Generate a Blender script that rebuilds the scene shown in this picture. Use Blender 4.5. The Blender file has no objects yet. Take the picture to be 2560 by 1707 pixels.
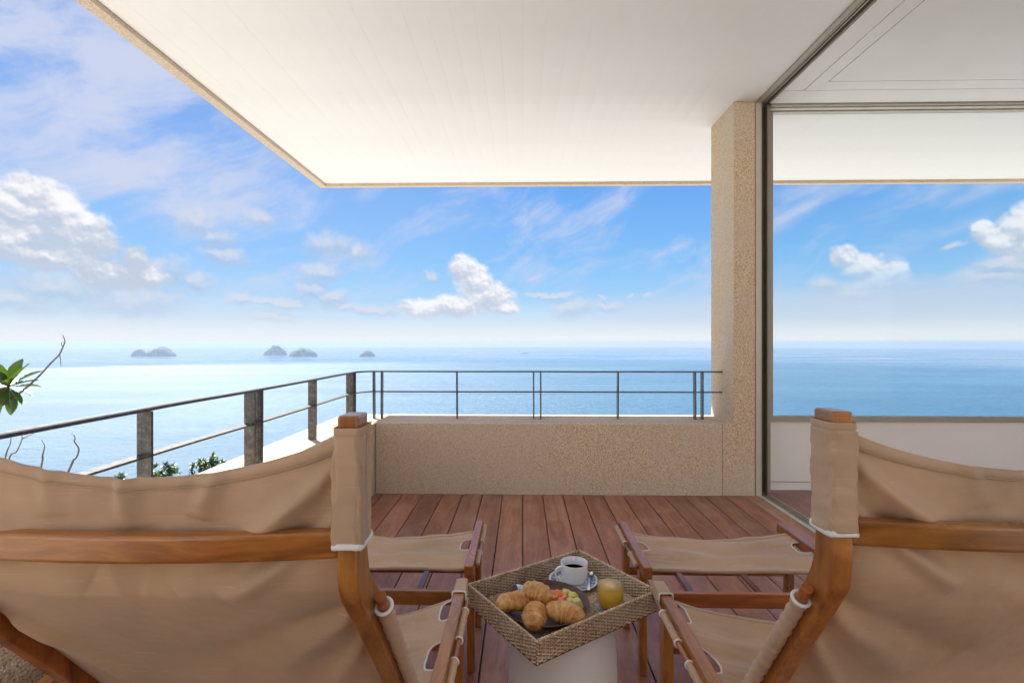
import bpy, math, random
import numpy as np
from mathutils import Vector, noise as mnoise
random.seed(7)
scene = bpy.context.scene
col = scene.collection
R = math.radians

# ------------------------------------------------------------------ camera
cam_d = bpy.data.cameras.new("camera")
cam = bpy.data.objects.new("camera", cam_d); col.objects.link(cam)
cam_d.sensor_width = 36.0
cam_d.lens = 36.0 * 1245.0 / 2560.0
cam_d.clip_start = 0.05
cam_d.clip_end = 30000.0
cam.location = (0, 0, 1.15)
cam.rotation_euler = (R(90), 0, math.atan(26.0 / 1245.0))
cam_d.shift_y = 1.0 / 2560.0
scene.camera = cam

# ------------------------------------------------------------------ light and exposure
SUN_AZ, SUN_EL = R(-38.0), R(51.0)      # azimuth measured clockwise from +Y
EXPOSURE = 1.76
SKY_STRENGTH = 0.06
SUN_STRENGTH = 3.8
sd = bpy.data.lights.new("sun", 'SUN')
sd.energy = SUN_STRENGTH; sd.angle = R(0.6); sd.color = (1.0, 0.955, 0.88)
sun = bpy.data.objects.new("sun", sd); col.objects.link(sun)
svec = Vector((math.sin(SUN_AZ) * math.cos(SUN_EL), math.cos(SUN_AZ) * math.cos(SUN_EL), math.sin(SUN_EL)))
sun.rotation_euler = svec.to_track_quat('Z', 'Y').to_euler()
vs = scene.view_settings
vs.view_transform = 'Standard'; vs.look = 'None'; vs.gamma = 1.0; vs.use_curve_mapping = False
vs.exposure = EXPOSURE
try:
    scene.cycles.max_bounces = 12; scene.cycles.diffuse_bounces = 6
    scene.cycles.glossy_bounces = 5; scene.cycles.transmission_bounces = 8
    scene.cycles.transparent_max_bounces = 12; scene.cycles.volume_bounces = 0
    scene.cycles.sample_clamp_indirect = 6.0
    scene.cycles.caustics_refractive = False; scene.cycles.caustics_reflective = False
except Exception:
    pass

# ------------------------------------------------------------------ node helpers
def srgb(r, g, b):
    f = lambda c: (c / 255) / 12.92 if c <= 10 else (((c / 255) + 0.055) / 1.055) ** 2.4
    return (f(r), f(g), f(b), 1.0)

class NT:
    def __init__(s, tree): s.t = tree; s.n = tree.nodes; s.l = tree.links
    def new(s, kind, **kw):
        n = s.n.new(kind)
        for k, v in kw.items(): setattr(n, k, v)
        return n
    def put(s, sock, v):
        if isinstance(v, bpy.types.NodeSocket): s.l.new(v, sock)
        else: sock.default_value = v
    def math(s, op, a, b=None, c=None, clamp=False):
        n = s.new('ShaderNodeMath', operation=op); n.use_clamp = clamp
        s.put(n.inputs[0], a)
        if b is not None: s.put(n.inputs[1], b)
        if c is not None: s.put(n.inputs[2], c)
        return n.outputs[0]
    def vmath(s, op, a, b=None, out=0):
        n = s.new('ShaderNodeVectorMath', operation=op)
        s.put(n.inputs[0], a)
        if b is not None: s.put(n.inputs[1], b)
        return n.outputs[out]
    def mix(s, f, a, b, mode='MIX'):
        n = s.new('ShaderNodeMix', data_type='RGBA', blend_type=mode)
        s.put(n.inputs[0], f); s.put(n.inputs[6], a); s.put(n.inputs[7], b)
        return n.outputs[2]
    def noise(s, vec, scale, detail=2.0, rough=0.5, dist=0.0, out=0):
        n = s.new('ShaderNodeTexNoise'); n.inputs['Scale'].default_value = scale
        n.inputs['Detail'].default_value = detail; n.inputs['Roughness'].default_value = rough
        n.inputs['Distortion'].default_value = dist
        if vec is not None: s.l.new(vec, n.inputs['Vector'])
        return n.outputs[out]
    def ss(s, v, a, b, lo=0.0, hi=1.0):
        n = s.new('ShaderNodeMapRange', interpolation_type='SMOOTHSTEP')
        s.put(n.inputs[0], v); n.inputs[1].default_value = a; n.inputs[2].default_value = b
        n.inputs[3].default_value = lo; n.inputs[4].default_value = hi
        return n.outputs[0]
    def lin(s, v, a, b, lo=0.0, hi=1.0):
        n = s.new('ShaderNodeMapRange')
        s.put(n.inputs[0], v); n.inputs[1].default_value = a; n.inputs[2].default_value = b
        n.inputs[3].default_value = lo; n.inputs[4].default_value = hi
        return n.outputs[0]
    def ramp(s, v, stops):
        n = s.new('ShaderNodeValToRGB'); s.put(n.inputs[0], v)
        e = n.color_ramp.elements
        while len(e) < len(stops): e.new(0.5)
        for k, (p, c) in enumerate(stops):
            e[k].position = p; e[k].color = c
        return n.outputs[0]

def new_mat(name):
    m = bpy.data.materials.new(name); m.use_nodes = True
    m.node_tree.nodes.clear()
    t = NT(m.node_tree)
    out = t.new('ShaderNodeOutputMaterial')
    b = t.new('ShaderNodeBsdfPrincipled')
    t.l.new(b.outputs[0], out.inputs[0])
    return m, t, b, out

def bump(t, b, h, strength=0.3, dist=0.002):
    n = t.new('ShaderNodeBump'); n.inputs['Strength'].default_value = strength
    n.inputs['Distance'].default_value = dist
    t.l.new(h, n.inputs['Height']); t.l.new(n.outputs[0], b.inputs['Normal'])

def objcoord(t, vary=0.0):
    tc = t.new('ShaderNodeTexCoord').outputs['Object']
    if vary:
        oi = t.new('ShaderNodeObjectInfo').outputs['Random']
        off = t.math('MULTIPLY', oi, vary)
        cb = t.new('ShaderNodeCombineXYZ'); t.l.new(off, cb.inputs[0]); t.l.new(off, cb.inputs[1]); t.l.new(off, cb.inputs[2])
        tc = t.vmath('ADD', tc, cb.outputs[0])
    return tc

def stretch(t, vec, sx, sy, sz):
    return t.vmath('MULTIPLY', vec, (sx, sy, sz))

# ------------------------------------------------------------------ world: daylight sky with clouds
K = 1.0 / (SKY_STRENGTH * 2 ** EXPOSURE)
def sk(r, g, b):
    c = srgb(r, g, b); return (c[0] * K, c[1] * K, c[2] * K, 1.0)
HARD = [(-0.79, 0.213, 0.0332, 0.0254), (-0.758, 0.196, 0.0273, 0.0297), (-0.808, 0.187, 0.038, 0.0339), (-0.812, 0.148, 0.0677, 0.0342), (-0.735, 0.159, 0.0459, 0.039), (-0.775, 0.128, 0.0813, 0.0207), (-0.67, 0.136, 0.0214, 0.0213), (-0.651, 0.106, 0.022, 0.0218), (-0.693, 0.103, 0.0492, 0.0261), (-0.729, 0.181, 0.0209, 0.0148), (-0.121, 0.148, 0.027, 0.0281), (-0.097, 0.122, 0.0367, 0.0347), (-0.067, 0.09, 0.0497, 0.0334), (-0.125, 0.072, 0.0714, 0.0222), (-0.196, 0.068, 0.0483, 0.0189), (-0.041, 0.068, 0.0361, 0.0144), (-0.172, 0.128, 0.011, 0.0125), (-0.295, 0.061, 0.0387, 0.0108), (-0.346, 0.066, 0.0303, 0.0091), (-0.444, 0.071, 0.0414, 0.0095), (-0.521, 0.075, 0.0173, 0.0112), (0.051, 0.092, 0.0495, 0.0056), (-0.483, 0.074, 0.0322, 0.0072), (0.568, 0.141, 0.0211, 0.0196), (0.594, 0.122, 0.0279, 0.0207), (0.632, 0.113, 0.0193, 0.0176), (0.613, 0.098, 0.0417, 0.0179), (0.736, 0.159, 0.0153, 0.0159), (0.756, 0.144, 0.0225, 0.0202), (0.778, 0.16, 0.0219, 0.0284), (0.79, 0.129, 0.0343, 0.0316), (0.754, 0.114, 0.0246, 0.0068), (0.725, 0.09, 0.026, 0.0029), (0.731, 0.081, 0.0308, 0.0052), (0.703, 0.145, 0.018, 0.0059), (0.154, 0.092, 0.0078, 0.0031), (0.216, 0.091, 0.0091, 0.0031), (0.246, 0.091, 0.0105, 0.0031)]
SOFT = [(-0.375, 0.18, 0.041, 0.0248), (-0.321, 0.174, 0.0264, 0.0179), (-0.389, 0.129, 0.0266, 0.0177), (-0.403, 0.096, 0.0277, 0.0192), (-0.364, 0.086, 0.0242, 0.015), (-0.496, 0.218, 0.0191, 0.0163), (-0.592, 0.198, 0.0352, 0.0208), (-0.557, 0.174, 0.0237, 0.0174), (-0.545, 0.148, 0.0301, 0.015), (-0.625, 0.114, 0.0299, 0.0235), (-0.586, 0.099, 0.0252, 0.0188), (-0.758, 0.08, 0.0662, 0.0248), (-0.673, 0.065, 0.0661, 0.0267), (-0.804, 0.059, 0.0485, 0.0227), (0.539, 0.097, 0.0185, 0.0175), (0.584, 0.082, 0.0326, 0.0131), (0.099, 0.066, 0.0396, 0.0191), (0.166, 0.073, 0.031, 0.0126), (0.746, 0.095, 0.05, 0.0172), (-0.463, 0.047, 0.0393, 0.0101)]

SOFT += [b for b in HARD if b[3] < 0.0115]
SOFT.append((-0.172, 0.128, 0.011, 0.0125)); HARD = [b for b in HARD if b[3] >= 0.0115 and b[0] != -0.172]
def blob_group(name, blobs):
    """density of a bank of clouds at (azimuth, elevation): > 0 inside"""
    g = bpy.data.node_groups.new(name, 'ShaderNodeTree')
    g.interface.new_socket('P', in_out='INPUT', socket_type='NodeSocketVector')
    g.interface.new_socket('D', in_out='OUTPUT', socket_type='NodeSocketFloat')
    t = NT(g)
    gi = t.new('NodeGroupInput'); go = t.new('NodeGroupOutput')
    acc = None
    for (u, v, a, b) in blobs:
        q = t.vmath('SUBTRACT', gi.outputs[0], (u, v, 0))
        q = t.vmath('MULTIPLY', q, (1 / (a * 1.3), 1 / (b * 1.25), 0))
        l = t.vmath('LENGTH', q, out=1)
        d = t.math('SUBTRACT', 1.0, l)
        acc = d if acc is None else t.math('SMOOTH_MAX', acc, d, 0.25)
    t.l.new(acc, go.inputs[0])
    return g

def build_world():
    w = bpy.data.worlds.new("World"); scene.world = w; w.use_nodes = True
    w.node_tree.nodes.clear()
    t = NT(w.node_tree)
    out = t.new('ShaderNodeOutputWorld'); bg = t.new('ShaderNodeBackground')
    t.l.new(bg.outputs[0], out.inputs[0]); bg.inputs[1].default_value = SKY_STRENGTH
    sky = t.new('ShaderNodeTexSky', sky_type='NISHITA')
    sky.sun_disc = False; sky.sun_elevation = SUN_EL; sky.sun_rotation = SUN_AZ
    sky.altitude = 90; sky.air_density = 1.0; sky.dust_density = 0.6; sky.ozone_density = 1.5
    d = t.new('ShaderNodeTexCoord').outputs['Generated']
    sep = t.new('ShaderNodeSeparateXYZ'); t.l.new(d, sep.inputs[0])
    x, y, z = sep.outputs
    u = t.math('ARCTAN2', x, y)
    v = t.math('ARCSINE', z)
    cb = t.new('ShaderNodeCombineXYZ'); t.l.new(u, cb.inputs[0]); t.l.new(v, cb.inputs[1])
    P = cb.outputs[0]
    vpos = t.math('MAXIMUM', v, 0.0)
    # clear blue, deeper above and paler towards the horizon
    base = t.ramp(t.lin(vpos, 0.0, 1.2), [
        (0.0, sk(220, 234, 246)), (0.03, sk(205, 225, 244)), (0.07, sk(158, 202, 239)),
        (0.13, sk(128, 187, 240)), (0.24, sk(104, 165, 236)), (0.42, sk(72, 128, 218)), (1.0, sk(44, 92, 180))])
    nis = t.mix(1.0, sky.outputs[0], (0.62, 0.86, 1.12, 1), 'MULTIPLY')
    colr = t.mix(0.12, base, nis)
    # paler towards the sun's side
    near = t.vmath('DOT_PRODUCT', d, tuple(Vector((math.sin(SUN_AZ), math.cos(SUN_AZ), 0.35)).normalized()), out=1)
    colr = t.mix(t.ss(near, 0.72, 1.0, 0.0, 0.20), colr, sk(200, 216, 244))
    # cirrus
    rot = t.new('ShaderNodeVectorRotate', rotation_type='Z_AXIS'); rot.inputs['Angle'].default_value = R(-24)
    t.l.new(P, rot.inputs['Vector'])
    pr = t.vmath('MULTIPLY', rot.outputs[0], (2.2, 8.5, 1))
    wv = t.noise(P, 3.0, 3, out=1)
    pr = t.vmath('ADD', pr, t.vmath('MULTIPLY', t.vmath('SUBTRACT', wv, (0.5, 0.5, 0.5)), (1.4, 1.4, 0)))
    c1 = t.noise(pr, 1.5, 7, 0.62)
    c2 = t.noise(t.vmath('MULTIPLY', P, (2.6, 4.5, 1)), 1.3, 6, 0.6)
    left = t.ss(u, -0.55, -0.28, 1.0, 0.0)
    left = t.math('MULTIPLY', left, t.ss(v, 0.12, 0.25))
    cov = t.math('ADD', t.math('MULTIPLY', c1, 0.62), t.math('MULTIPLY', c2, 0.38))
    cov = t.math('ADD', cov, t.math('MULTIPLY', left, 0.085))
    streak = t.math('SUBTRACT', 1.0, t.vmath('LENGTH', t.vmath('MULTIPLY', t.vmath('SUBTRACT', rot.outputs[0], (0.235, 0.165, 0)), (3.6, 16, 0)), out=1))
    cov = t.math('ADD', cov, t.math('MULTIPLY', t.math('MAXIMUM', streak, 0.0), 0.09))
    high = t.ss(v, 0.35, 0.46)
    cov = t.math('ADD', cov, t.math('MULTIPLY', t.math('MULTIPLY', high, left), 0.06))
    ci = t.ss(cov, 0.465, 0.68, 0.0, 0.84)
    ci = t.math('MULTIPLY', ci, t.ss(v, 0.03, 0.14))
    colr = t.mix(ci, colr, sk(214, 220, 240))
    # warp for cumulus edges
    w1 = t.vmath('SUBTRACT', t.noise(P, 26, 6, 0.58, out=1), (0.5, 0.5, 0.5))
    Pw = t.vmath('ADD', P, t.vmath('MULTIPLY', w1, (0.034, 0.027, 0)))
    # soft grey cumulus
    gs = blob_group('soft_clouds', SOFT)
    w2 = t.vmath('SUBTRACT', t.noise(P, 11, 5, 0.6, out=1), (0.5, 0.5, 0.5))
    Pn = Pw
    Pw = t.vmath('ADD', Pw, t.vmath('MULTIPLY', w2, (0.09, 0.035, 0)))
    n = t.new('ShaderNodeGroup'); n.node_tree = gs; t.l.new(Pw, n.inputs[0])
    nz = t.noise(P, 60, 5, 0.6)
    ds = t.math('ADD', n.outputs[0], t.math('MULTIPLY', t.math('SUBTRACT', nz, 0.5), 0.9))
    al = t.ss(ds, -0.25, 0.75, 0.0, 0.72)
    n2 = t.new('ShaderNodeGroup'); n2.node_tree = gs
    t.l.new(t.vmath('ADD', Pw, (-0.002, 0.011, 0)), n2.inputs[0])
    shade = t.math('SUBTRACT', n.outputs[0], n2.outputs[0])
    sc_ = t.mix(t.ss(t.math('ADD', shade, t.math('MULTIPLY', t.math('SUBTRACT', nz, 0.5), 0.8)), -0.25, 0.55), sk(178, 200, 228), sk(222, 226, 236))
    colr = t.mix(al, colr, sc_)
    Pw = Pn
    # bright cumulus
    gh = blob_group('bright_clouds', HARD)
    h1 = t.new('ShaderNodeGroup'); h1.node_tree = gh; t.l.new(Pw, h1.inputs[0])
    h2 = t.new('ShaderNodeGroup'); h2.node_tree = gh
    t.l.new(t.vmath('ADD', Pw, (0.004, 0.012, 0)), h2.inputs[0])
    nz2 = t.noise(P, 42, 5, 0.55)
    nz3 = t.noise(t.vmath('ADD', P, (0.002, 0.005, 0)), 42, 5, 0.55)
    dh = t.math('ADD', h1.outputs[0], t.math('MULTIPLY', t.math('SUBTRACT', nz2, 0.5), 0.55))
    ah = t.ss(dh, 0.02, 0.42, 0.0, 0.95)
    ah = t.math('MULTIPLY', ah, t.math('SUBTRACT', 1.0, t.math('MULTIPLY', t.ss(u, 0.40, 0.50), t.ss(v, 0.075, 0.14, 0.85, 0.12))))
    relief = t.math('MULTIPLY', t.math('SUBTRACT', nz2, nz3), 2.2)
    edge = t.math('MULTIPLY', t.math('SUBTRACT', h1.outputs[0], h2.outputs[0]), 1.0)
    big = t.math('MULTIPLY', t.math('SUBTRACT', t.noise(P, 17, 4, 0.55), 0.5), 1.9)
    lit = t.math('ADD', t.math('ADD', edge, relief), big)
    # the big bank on the left is shaded below its sunlit crown
    bank = t.math('MULTIPLY', t.ss(u, -0.62, -0.60, 1.0, 0.0), t.ss(v, 0.155, 0.20, 1.0, 0.0))
    lit = t.math('SUBTRACT', lit, t.math('MULTIPLY', bank, 0.42))
    lit = t.ss(lit, -0.55, 0.62)
    hc = t.ramp(lit, [(0.0, sk(196, 208, 226)), (0.45, sk(222, 226, 236)), (0.75, sk(243, 243, 247)), (1.0, sk(255, 255, 255))])
    colr = t.mix(ah, colr, hc)
    # generic cumulus in the part of the sky behind and to the sides
    gn = t.noise(t.vmath('MULTIPLY', P, (1, 1.7, 1)), 3.2, 7, 0.55)
    away = t.math('MULTIPLY', t.math('MAXIMUM', t.ss(t.math('ABSOLUTE', u), 0.95, 1.3), t.ss(v, 0.65, 0.9)), t.ss(v, 1.1, 1.5, 1.0, 0.6))
    ga = t.math('MULTIPLY', t.ss(gn, 0.44, 0.58, 0.0, 0.85), away)
    colr = t.mix(ga, colr, sk(250, 250, 252))
    # a low lavender bank of thin cloud to the right
    bk = t.math('ADD', v, t.math('MULTIPLY', t.math('SUBTRACT', t.noise(t.vmath('MULTIPLY', P, (5, 16, 1)), 1.4, 5, 0.55), 0.5), 0.05))
    bka = t.math('MULTIPLY', t.ss(bk, 0.070, 0.112, 0.72, 0.0), t.ss(u, 0.02, 0.42))
    colr = t.mix(bka, colr, sk(200, 214, 238))
    # low haze with faint cloud bands
    hb = t.noise(t.vmath('MULTIPLY', Pw, (3, 26, 1)), 1.6, 5, 0.55)
    hz = t.math('MULTIPLY', t.ss(vpos, 0.0, 0.10, 1.0, 0.0), 1.0)
    colr = t.mix(t.math('MULTIPLY', hz, t.lin(hb, 0.3, 0.7, 0.45, 0.95)), colr, sk(214, 226, 240))
    colr = t.mix(t.ss(vpos, 0.0, 0.05, 0.92, 0.0), colr, sk(242, 245, 248))
    t.l.new(colr, bg.inputs[0])
build_world()

# ------------------------------------------------------------------ materials
def mat_stone():
    m, t, b, o = new_mat('washed_pebble_stone')
    tc = objcoord(t)
    vo = t.new('ShaderNodeTexVoronoi'); vo.inputs['Scale'].default_value = 230; t.l.new(tc, vo.inputs['Vector'])
    hue = t.new('ShaderNodeSeparateColor'); t.l.new(vo.outputs['Color'], hue.inputs[0])
    c = t.ramp(hue.outputs[0], [(0.0, (0.16, 0.095, 0.050, 1)), (0.10, (0.44, 0.285, 0.155, 1)), (0.38, (0.66, 0.46, 0.275, 1)),
                                (0.64, (0.76, 0.59, 0.40, 1)), (0.85, (0.83, 0.72, 0.58, 1)), (1.0, (0.88, 0.84, 0.77, 1))])
    gap = t.ss(vo.outputs['Distance'], 0.32, 0.62)
    c = t.mix(t.math('MULTIPLY', gap, 0.40), c, (0.44, 0.34, 0.23, 1))
    big = t.noise(tc, 1.7, 4, 0.6)
    c = t.mix(t.ss(big, 0.42, 0.62, 0.0, 0.42), c, (0.58, 0.50, 0.42, 1))
    sep = t.new('ShaderNodeSeparateXYZ'); t.l.new(tc, sep.inputs[0])
    # grime creeping up from the deck, broken up by noise
    low = t.ss(t.math('ADD', sep.outputs[2], t.math('MULTIPLY', big, 0.25)), 0.08, 0.40, 0.38, 0.0)
    c = t.mix(low, c, (0.50, 0.46, 0.40, 1))
    t.l.new(c, b.inputs['Base Color']); b.inputs['Roughness'].default_value = 0.75
    h = t.math('SUBTRACT', 1.0, vo.outputs['Distance'])
    bump(t, b, h, 0.55, 0.003)
    return m

def mat_wood(name, cols, axis, rough=0.32, scale=1.0, coat=0.35, vary=37.0, wear=0.0):
    m, t, b, o = new_mat(name)
    tc = objcoord(t, vary)
    s = [22, 22, 22]; s[axis] = 1.3
    st = stretch(t, tc, *[k * scale for k in s])
    wr = t.vmath('ADD', st, t.vmath('MULTIPLY', t.noise(tc, 5 * scale, 2, out=1), (1.5, 1.5, 1.5)))
    g = t.noise(wr, 1.0, 5, 0.6, 0.8)
    s2 = [150, 150, 150]; s2[axis] = 5
    f = t.noise(stretch(t, tc, *s2), 1.0, 3, 0.6)
    v = t.math('ADD', t.math('MULTIPLY', g, 0.8), t.math('MULTIPLY', f, 0.2))
    c = t.ramp(v, [(0.30, cols[0]), (0.5, cols[1]), (0.72, cols[2])])
    oi = t.new('ShaderNodeObjectInfo').outputs['Random']
    hs = t.new('ShaderNodeHueSaturation')
    t.l.new(t.lin(oi, 0, 1, *((0.72, 1.25) if name == 'deck_hardwood' else (0.85, 1.15))), hs.inputs['Value'])
    t.l.new(t.lin(t.math('FRACT', t.math('MULTIPLY', oi, 7.3)), 0, 1, 0.492, 0.508), hs.inputs['Hue'])
    t.l.new(c, hs.inputs['Color'])
    c = hs.outputs[0]
    rr = t.lin(t.noise(tc, 3.0, 4), 0.3, 0.7, rough - 0.07, rough + 0.12)
    if wear:
        wv = t.noise(tc, 2.3, 5, 0.65)
        c = t.mix(t.ss(wv, 0.45, 0.72, 0, wear), c, (0.46, 0.30, 0.25, 1))
    t.l.new(c, b.inputs['Base Color']); t.l.new(rr, b.inputs['Roughness'])
    b.inputs['Coat Weight'].default_value = coat; b.inputs['Coat Roughness'].default_value = 0.22
    bump(t, b, v, 0.16, 0.0012)
    return m

def mat_fabric(name, base, thread=900, trans=0.22):
    m, t, b, o = new_mat(name)
    tc = objcoord(t)
    warp = t.noise(stretch(t, tc, thread * 0.12, thread * 0.12, thread), 1, 1)
    weft = t.noise(stretch(t, tc, 10, 50, 300), 1.0, 3, 0.7)
    slub = t.ss(weft, 0.60, 0.74)
    big = t.noise(tc, 3.5, 4, 0.6)
    d = tuple(k * 0.76 for k in base[:3]) + (1,)
    c = t.mix(t.ss(big, 0.35, 0.7), base, d)
    lt = tuple(min(1, k * 1.3) for k in base[:3]) + (1,)
    c = t.mix(t.math('MULTIPLY', slub, 0.6), c, lt)
    c = t.mix(t.math('MULTIPLY', warp, 0.22), c, d)
    t.l.new(c, b.inputs['Base Color']); b.inputs['Roughness'].default_value = 0.85
    b.inputs['Sheen Weight'].default_value = 0.25; b.inputs['Sheen Roughness'].default_value = 0.5
    fine = t.noise(stretch(t, tc, 700, 700, 700), 1, 2)
    hh = t.math('ADD', t.math('ADD', t.math('MULTIPLY', fine, 0.5), t.math('MULTIPLY', slub, 0.15)), t.math('MULTIPLY', t.noise(tc, 22, 4, 0.6), 3.0))
    bump(t, b, hh, 0.25, 0.0012)
    if trans:
        tr = t.new('ShaderNodeBsdfTranslucent'); t.l.new(c, tr.inputs[0])
        mx = t.new('ShaderNodeMixShader'); mx.inputs[0].default_value = trans
        t.l.new(b.outputs[0], mx.inputs[1]); t.l.new(tr.outputs[0], mx.inputs[2])
        t.l.new(mx.outputs[0], o.inputs[0])
    return m

def mat_plain(name, c, rough=0.5, metal=0.0, nz=0.06, bmp=0.0, nscale=8.0, coat=0.0):
    m, t, b, o = new_mat(name)
    tc = objcoord(t)
    n = t.noise(tc, nscale, 5, 0.6)
    dk = tuple(max(0, k * (1 - nz * 3)) for k in c[:3]) + (1,)
    t.l.new(t.mix(t.ss(n, 0.3, 0.75), c, dk), b.inputs['Base Color'])
    t.l.new(t.lin(n, 0.3, 0.7, max(0.03, rough - 0.06), rough + 0.06), b.inputs['Roughness'])
    b.inputs['Metallic'].default_value = metal
    b.inputs['Coat Weight'].default_value = coat
    if bmp: bump(t, b, t.noise(tc, nscale * 14, 4, 0.6), bmp, 0.001)
    return m

M = {}
M['stone'] = mat_stone()
M['deck'] = mat_wood('deck_hardwood', [(0.17, 0.064, 0.040, 1), (0.295, 0.120, 0.072, 1), (0.43, 0.215, 0.145, 1)], 1, rough=0.40, scale=0.8, coat=0.10, vary=91, wear=0.42)
TEAK = [(0.12, 0.032, 0.007, 1), (0.32, 0.105, 0.020, 1), (0.50, 0.200, 0.048, 1)]
M['teak_x'] = mat_wood('teak_along_x', TEAK, 0)
M['teak_y'] = mat_wood('teak_along_y', TEAK, 1)
M['teak_z'] = mat_wood('teak_along_z', TEAK, 2)
M['canvas'] = mat_fabric('tan_canvas', (0.66, 0.445, 0.28, 1))
M['thread'] = mat_plain('tan_thread', (0.55, 0.39, 0.25, 1), 0.8)
M['trim'] = mat_fabric('white_binding', (0.80, 0.79, 0.75, 1), trans=0.0)
M['ceiling'] = mat_plain('white_ceiling_paint', (0.775, 0.775, 0.765, 1), 0.55, nz=0.012, nscale=2.0)
M['ceiling_side'] = mat_plain('dark_gap', (0.025, 0.024, 0.022, 1), 0.8)
M['wallpaint'] = mat_plain('white_wall_paint', (0.80, 0.79, 0.78, 1), 0.6, nz=0.012, nscale=2.0)
M['alu'] = mat_plain('olive_grey_aluminium', (0.34, 0.315, 0.25, 1), 0.42, metal=0.0, nz=0.03)
M['alu_dark'] = mat_plain('dark_channel', (0.17, 0.15, 0.115, 1), 0.5, metal=0.0, nz=0.05)
M['alu_light'] = mat_plain('pale_aluminium', (0.52, 0.48, 0.40, 1), 0.4, metal=0.0, nz=0.03)
M['drum'] = mat_plain('white_drum_lacquer', (0.87, 0.87, 0.86, 1), 0.42, nz=0.01, nscale=3)
M['porcelain'] = mat_plain('porcelain', (0.86, 0.87, 0.86, 1), 0.12, nz=0.004, coat=0.5)
M['bowl'] = mat_wood('dark_bowl_wood', [(0.045, 0.018, 0.010, 1), (0.10, 0.042, 0.026, 1), (0.17, 0.08, 0.052, 1)], 0, rough=0.5, coat=0.0, vary=0)
M['steel'] = mat_plain('polished_steel', (0.72, 0.72, 0.71, 1), 0.15, metal=1.0, nz=0.01)
M['coffee'] = mat_plain('coffee', (0.060, 0.020, 0.008, 1), 0.06, nz=0.05)
M['floor_in'] = mat_wood('indoor_floor_wood', [(0.10, 0.026, 0.012, 1), (0.21, 0.062, 0.028, 1), (0.31, 0.11, 0.05, 1)], 1, rough=0.3, scale=0.5, coat=0.3, vary=0)
M['bark'] = mat_plain('bark', (0.10, 0.075, 0.055, 1), 0.85, nz=0.15, bmp=0.6, nscale=20)
M['twig'] = mat_plain('grey_twig', (0.14, 0.115, 0.10, 1), 0.8, nz=0.15, nscale=40)
M['roof'] = mat_plain('roof_screed', (0.40, 0.38, 0.35, 1), 0.8, nz=0.05)

def mat_railing():
    m, t, b, o = new_mat('weathered_steel_bar')
    tc = objcoord(t)
    n = t.noise(tc, 45, 6, 0.7)
    s = t.noise(tc, 210, 3, 0.7)
    c = t.mix(t.ss(n, 0.42, 0.66), (0.060, 0.058, 0.056, 1), (0.13, 0.125, 0.12, 1))
    c = t.mix(t.ss(s, 0.60, 0.72, 0, 0.7), c, (0.42, 0.39, 0.35, 1))
    t.l.new(c, b.inputs['Base Color']); b.inputs['Roughness'].default_value = 0.42
    b.inputs['Metallic'].default_value = 0.45
    bump(t, b, n, 0.4, 0.001)
    return m
M['rail'] = mat_railing()

def mat_rattan():
    m, t, b, o = new_mat('rattan')
    tc = objcoord(t)
    n = t.noise(tc, 130, 3, 0.6); g = t.noise(tc, 14, 3, 0.6)
    c = t.ramp(t.math('ADD', t.math('MULTIPLY', n, 0.65), t.math('MULTIPLY', g, 0.35)),
               [(0.32, (0.24, 0.145, 0.085, 1)), (0.48, (0.56, 0.40, 0.26, 1)), (0.66, (0.80, 0.65, 0.48, 1))])
    t.l.new(c, b.inputs['Base Color']); b.inputs['Roughness'].default_value = 0.5
    return m
M['rattan'] = mat_rattan()

def mat_croissant():
    m, t, b, o = new_mat('baked_pastry')
    tc = objcoord(t, 11)
    n = t.noise(tc, 38, 5, 0.65); f = t.noise(tc, 260, 3, 0.7)
    v = t.math('ADD', t.math('MULTIPLY', n, 0.72), t.math('MULTIPLY', f, 0.28))
    at = t.new('ShaderNodeAttribute'); at.attribute_name = 'ridge'
    v = t.math('ADD', v, t.math('MULTIPLY', t.math('SUBTRACT', at.outputs['Fac'], 0.5), 0.16))
    c = t.ramp(v, [(0.30, (0.36, 0.125, 0.028, 1)), (0.46, (0.58, 0.27, 0.075, 1)), (0.60, (0.74, 0.44, 0.17, 1)), (0.78, (0.84, 0.62, 0.34, 1))])
    t.l.new(c, b.inputs['Base Color']); b.inputs['Roughness'].default_value = 0.5
    b.inputs['Subsurface Weight'].default_value = 0.08; b.inputs['Subsurface Radius'].default_value = (0.008, 0.004, 0.002)
    bump(t, b, v, 0.7, 0.003)
    return m
M['pastry'] = mat_croissant()

def mat_fruit(name, c, d):
    m, t, b, o = new_mat(name)
    tc = objcoord(t)
    n = t.noise(tc, 60, 4, 0.6)
    t.l.new(t.mix(t.ss(n, 0.35, 0.7), c, d), b.inputs['Base Color'])
    b.inputs['Roughness'].default_value = 0.28
    b.inputs['Subsurface Weight'].default_value = 0.25; b.inputs['Subsurface Radius'].default_value = (0.01, 0.006, 0.003)
    bump(t, b, n, 0.3, 0.002)
    return m
M['papaya'] = mat_fruit('papaya_flesh', (0.88, 0.26, 0.06, 1), (0.80, 0.18, 0.04, 1))
M['melon'] = mat_fruit('yellow_fruit_flesh', (0.72, 0.60, 0.15, 1), (0.62, 0.55, 0.18, 1))
M['melon_green'] = mat_fruit('green_melon_flesh', (0.48, 0.62, 0.14, 1), (0.66, 0.74, 0.35, 1))
M['juice'] = mat_fruit('orange_juice', (1.0, 0.66, 0.06, 1), (1.0, 0.60, 0.05, 1))
M['foam'] = mat_fruit('juice_froth', (0.95, 0.62, 0.25, 1), (0.95, 0.55, 0.16, 1))

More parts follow.
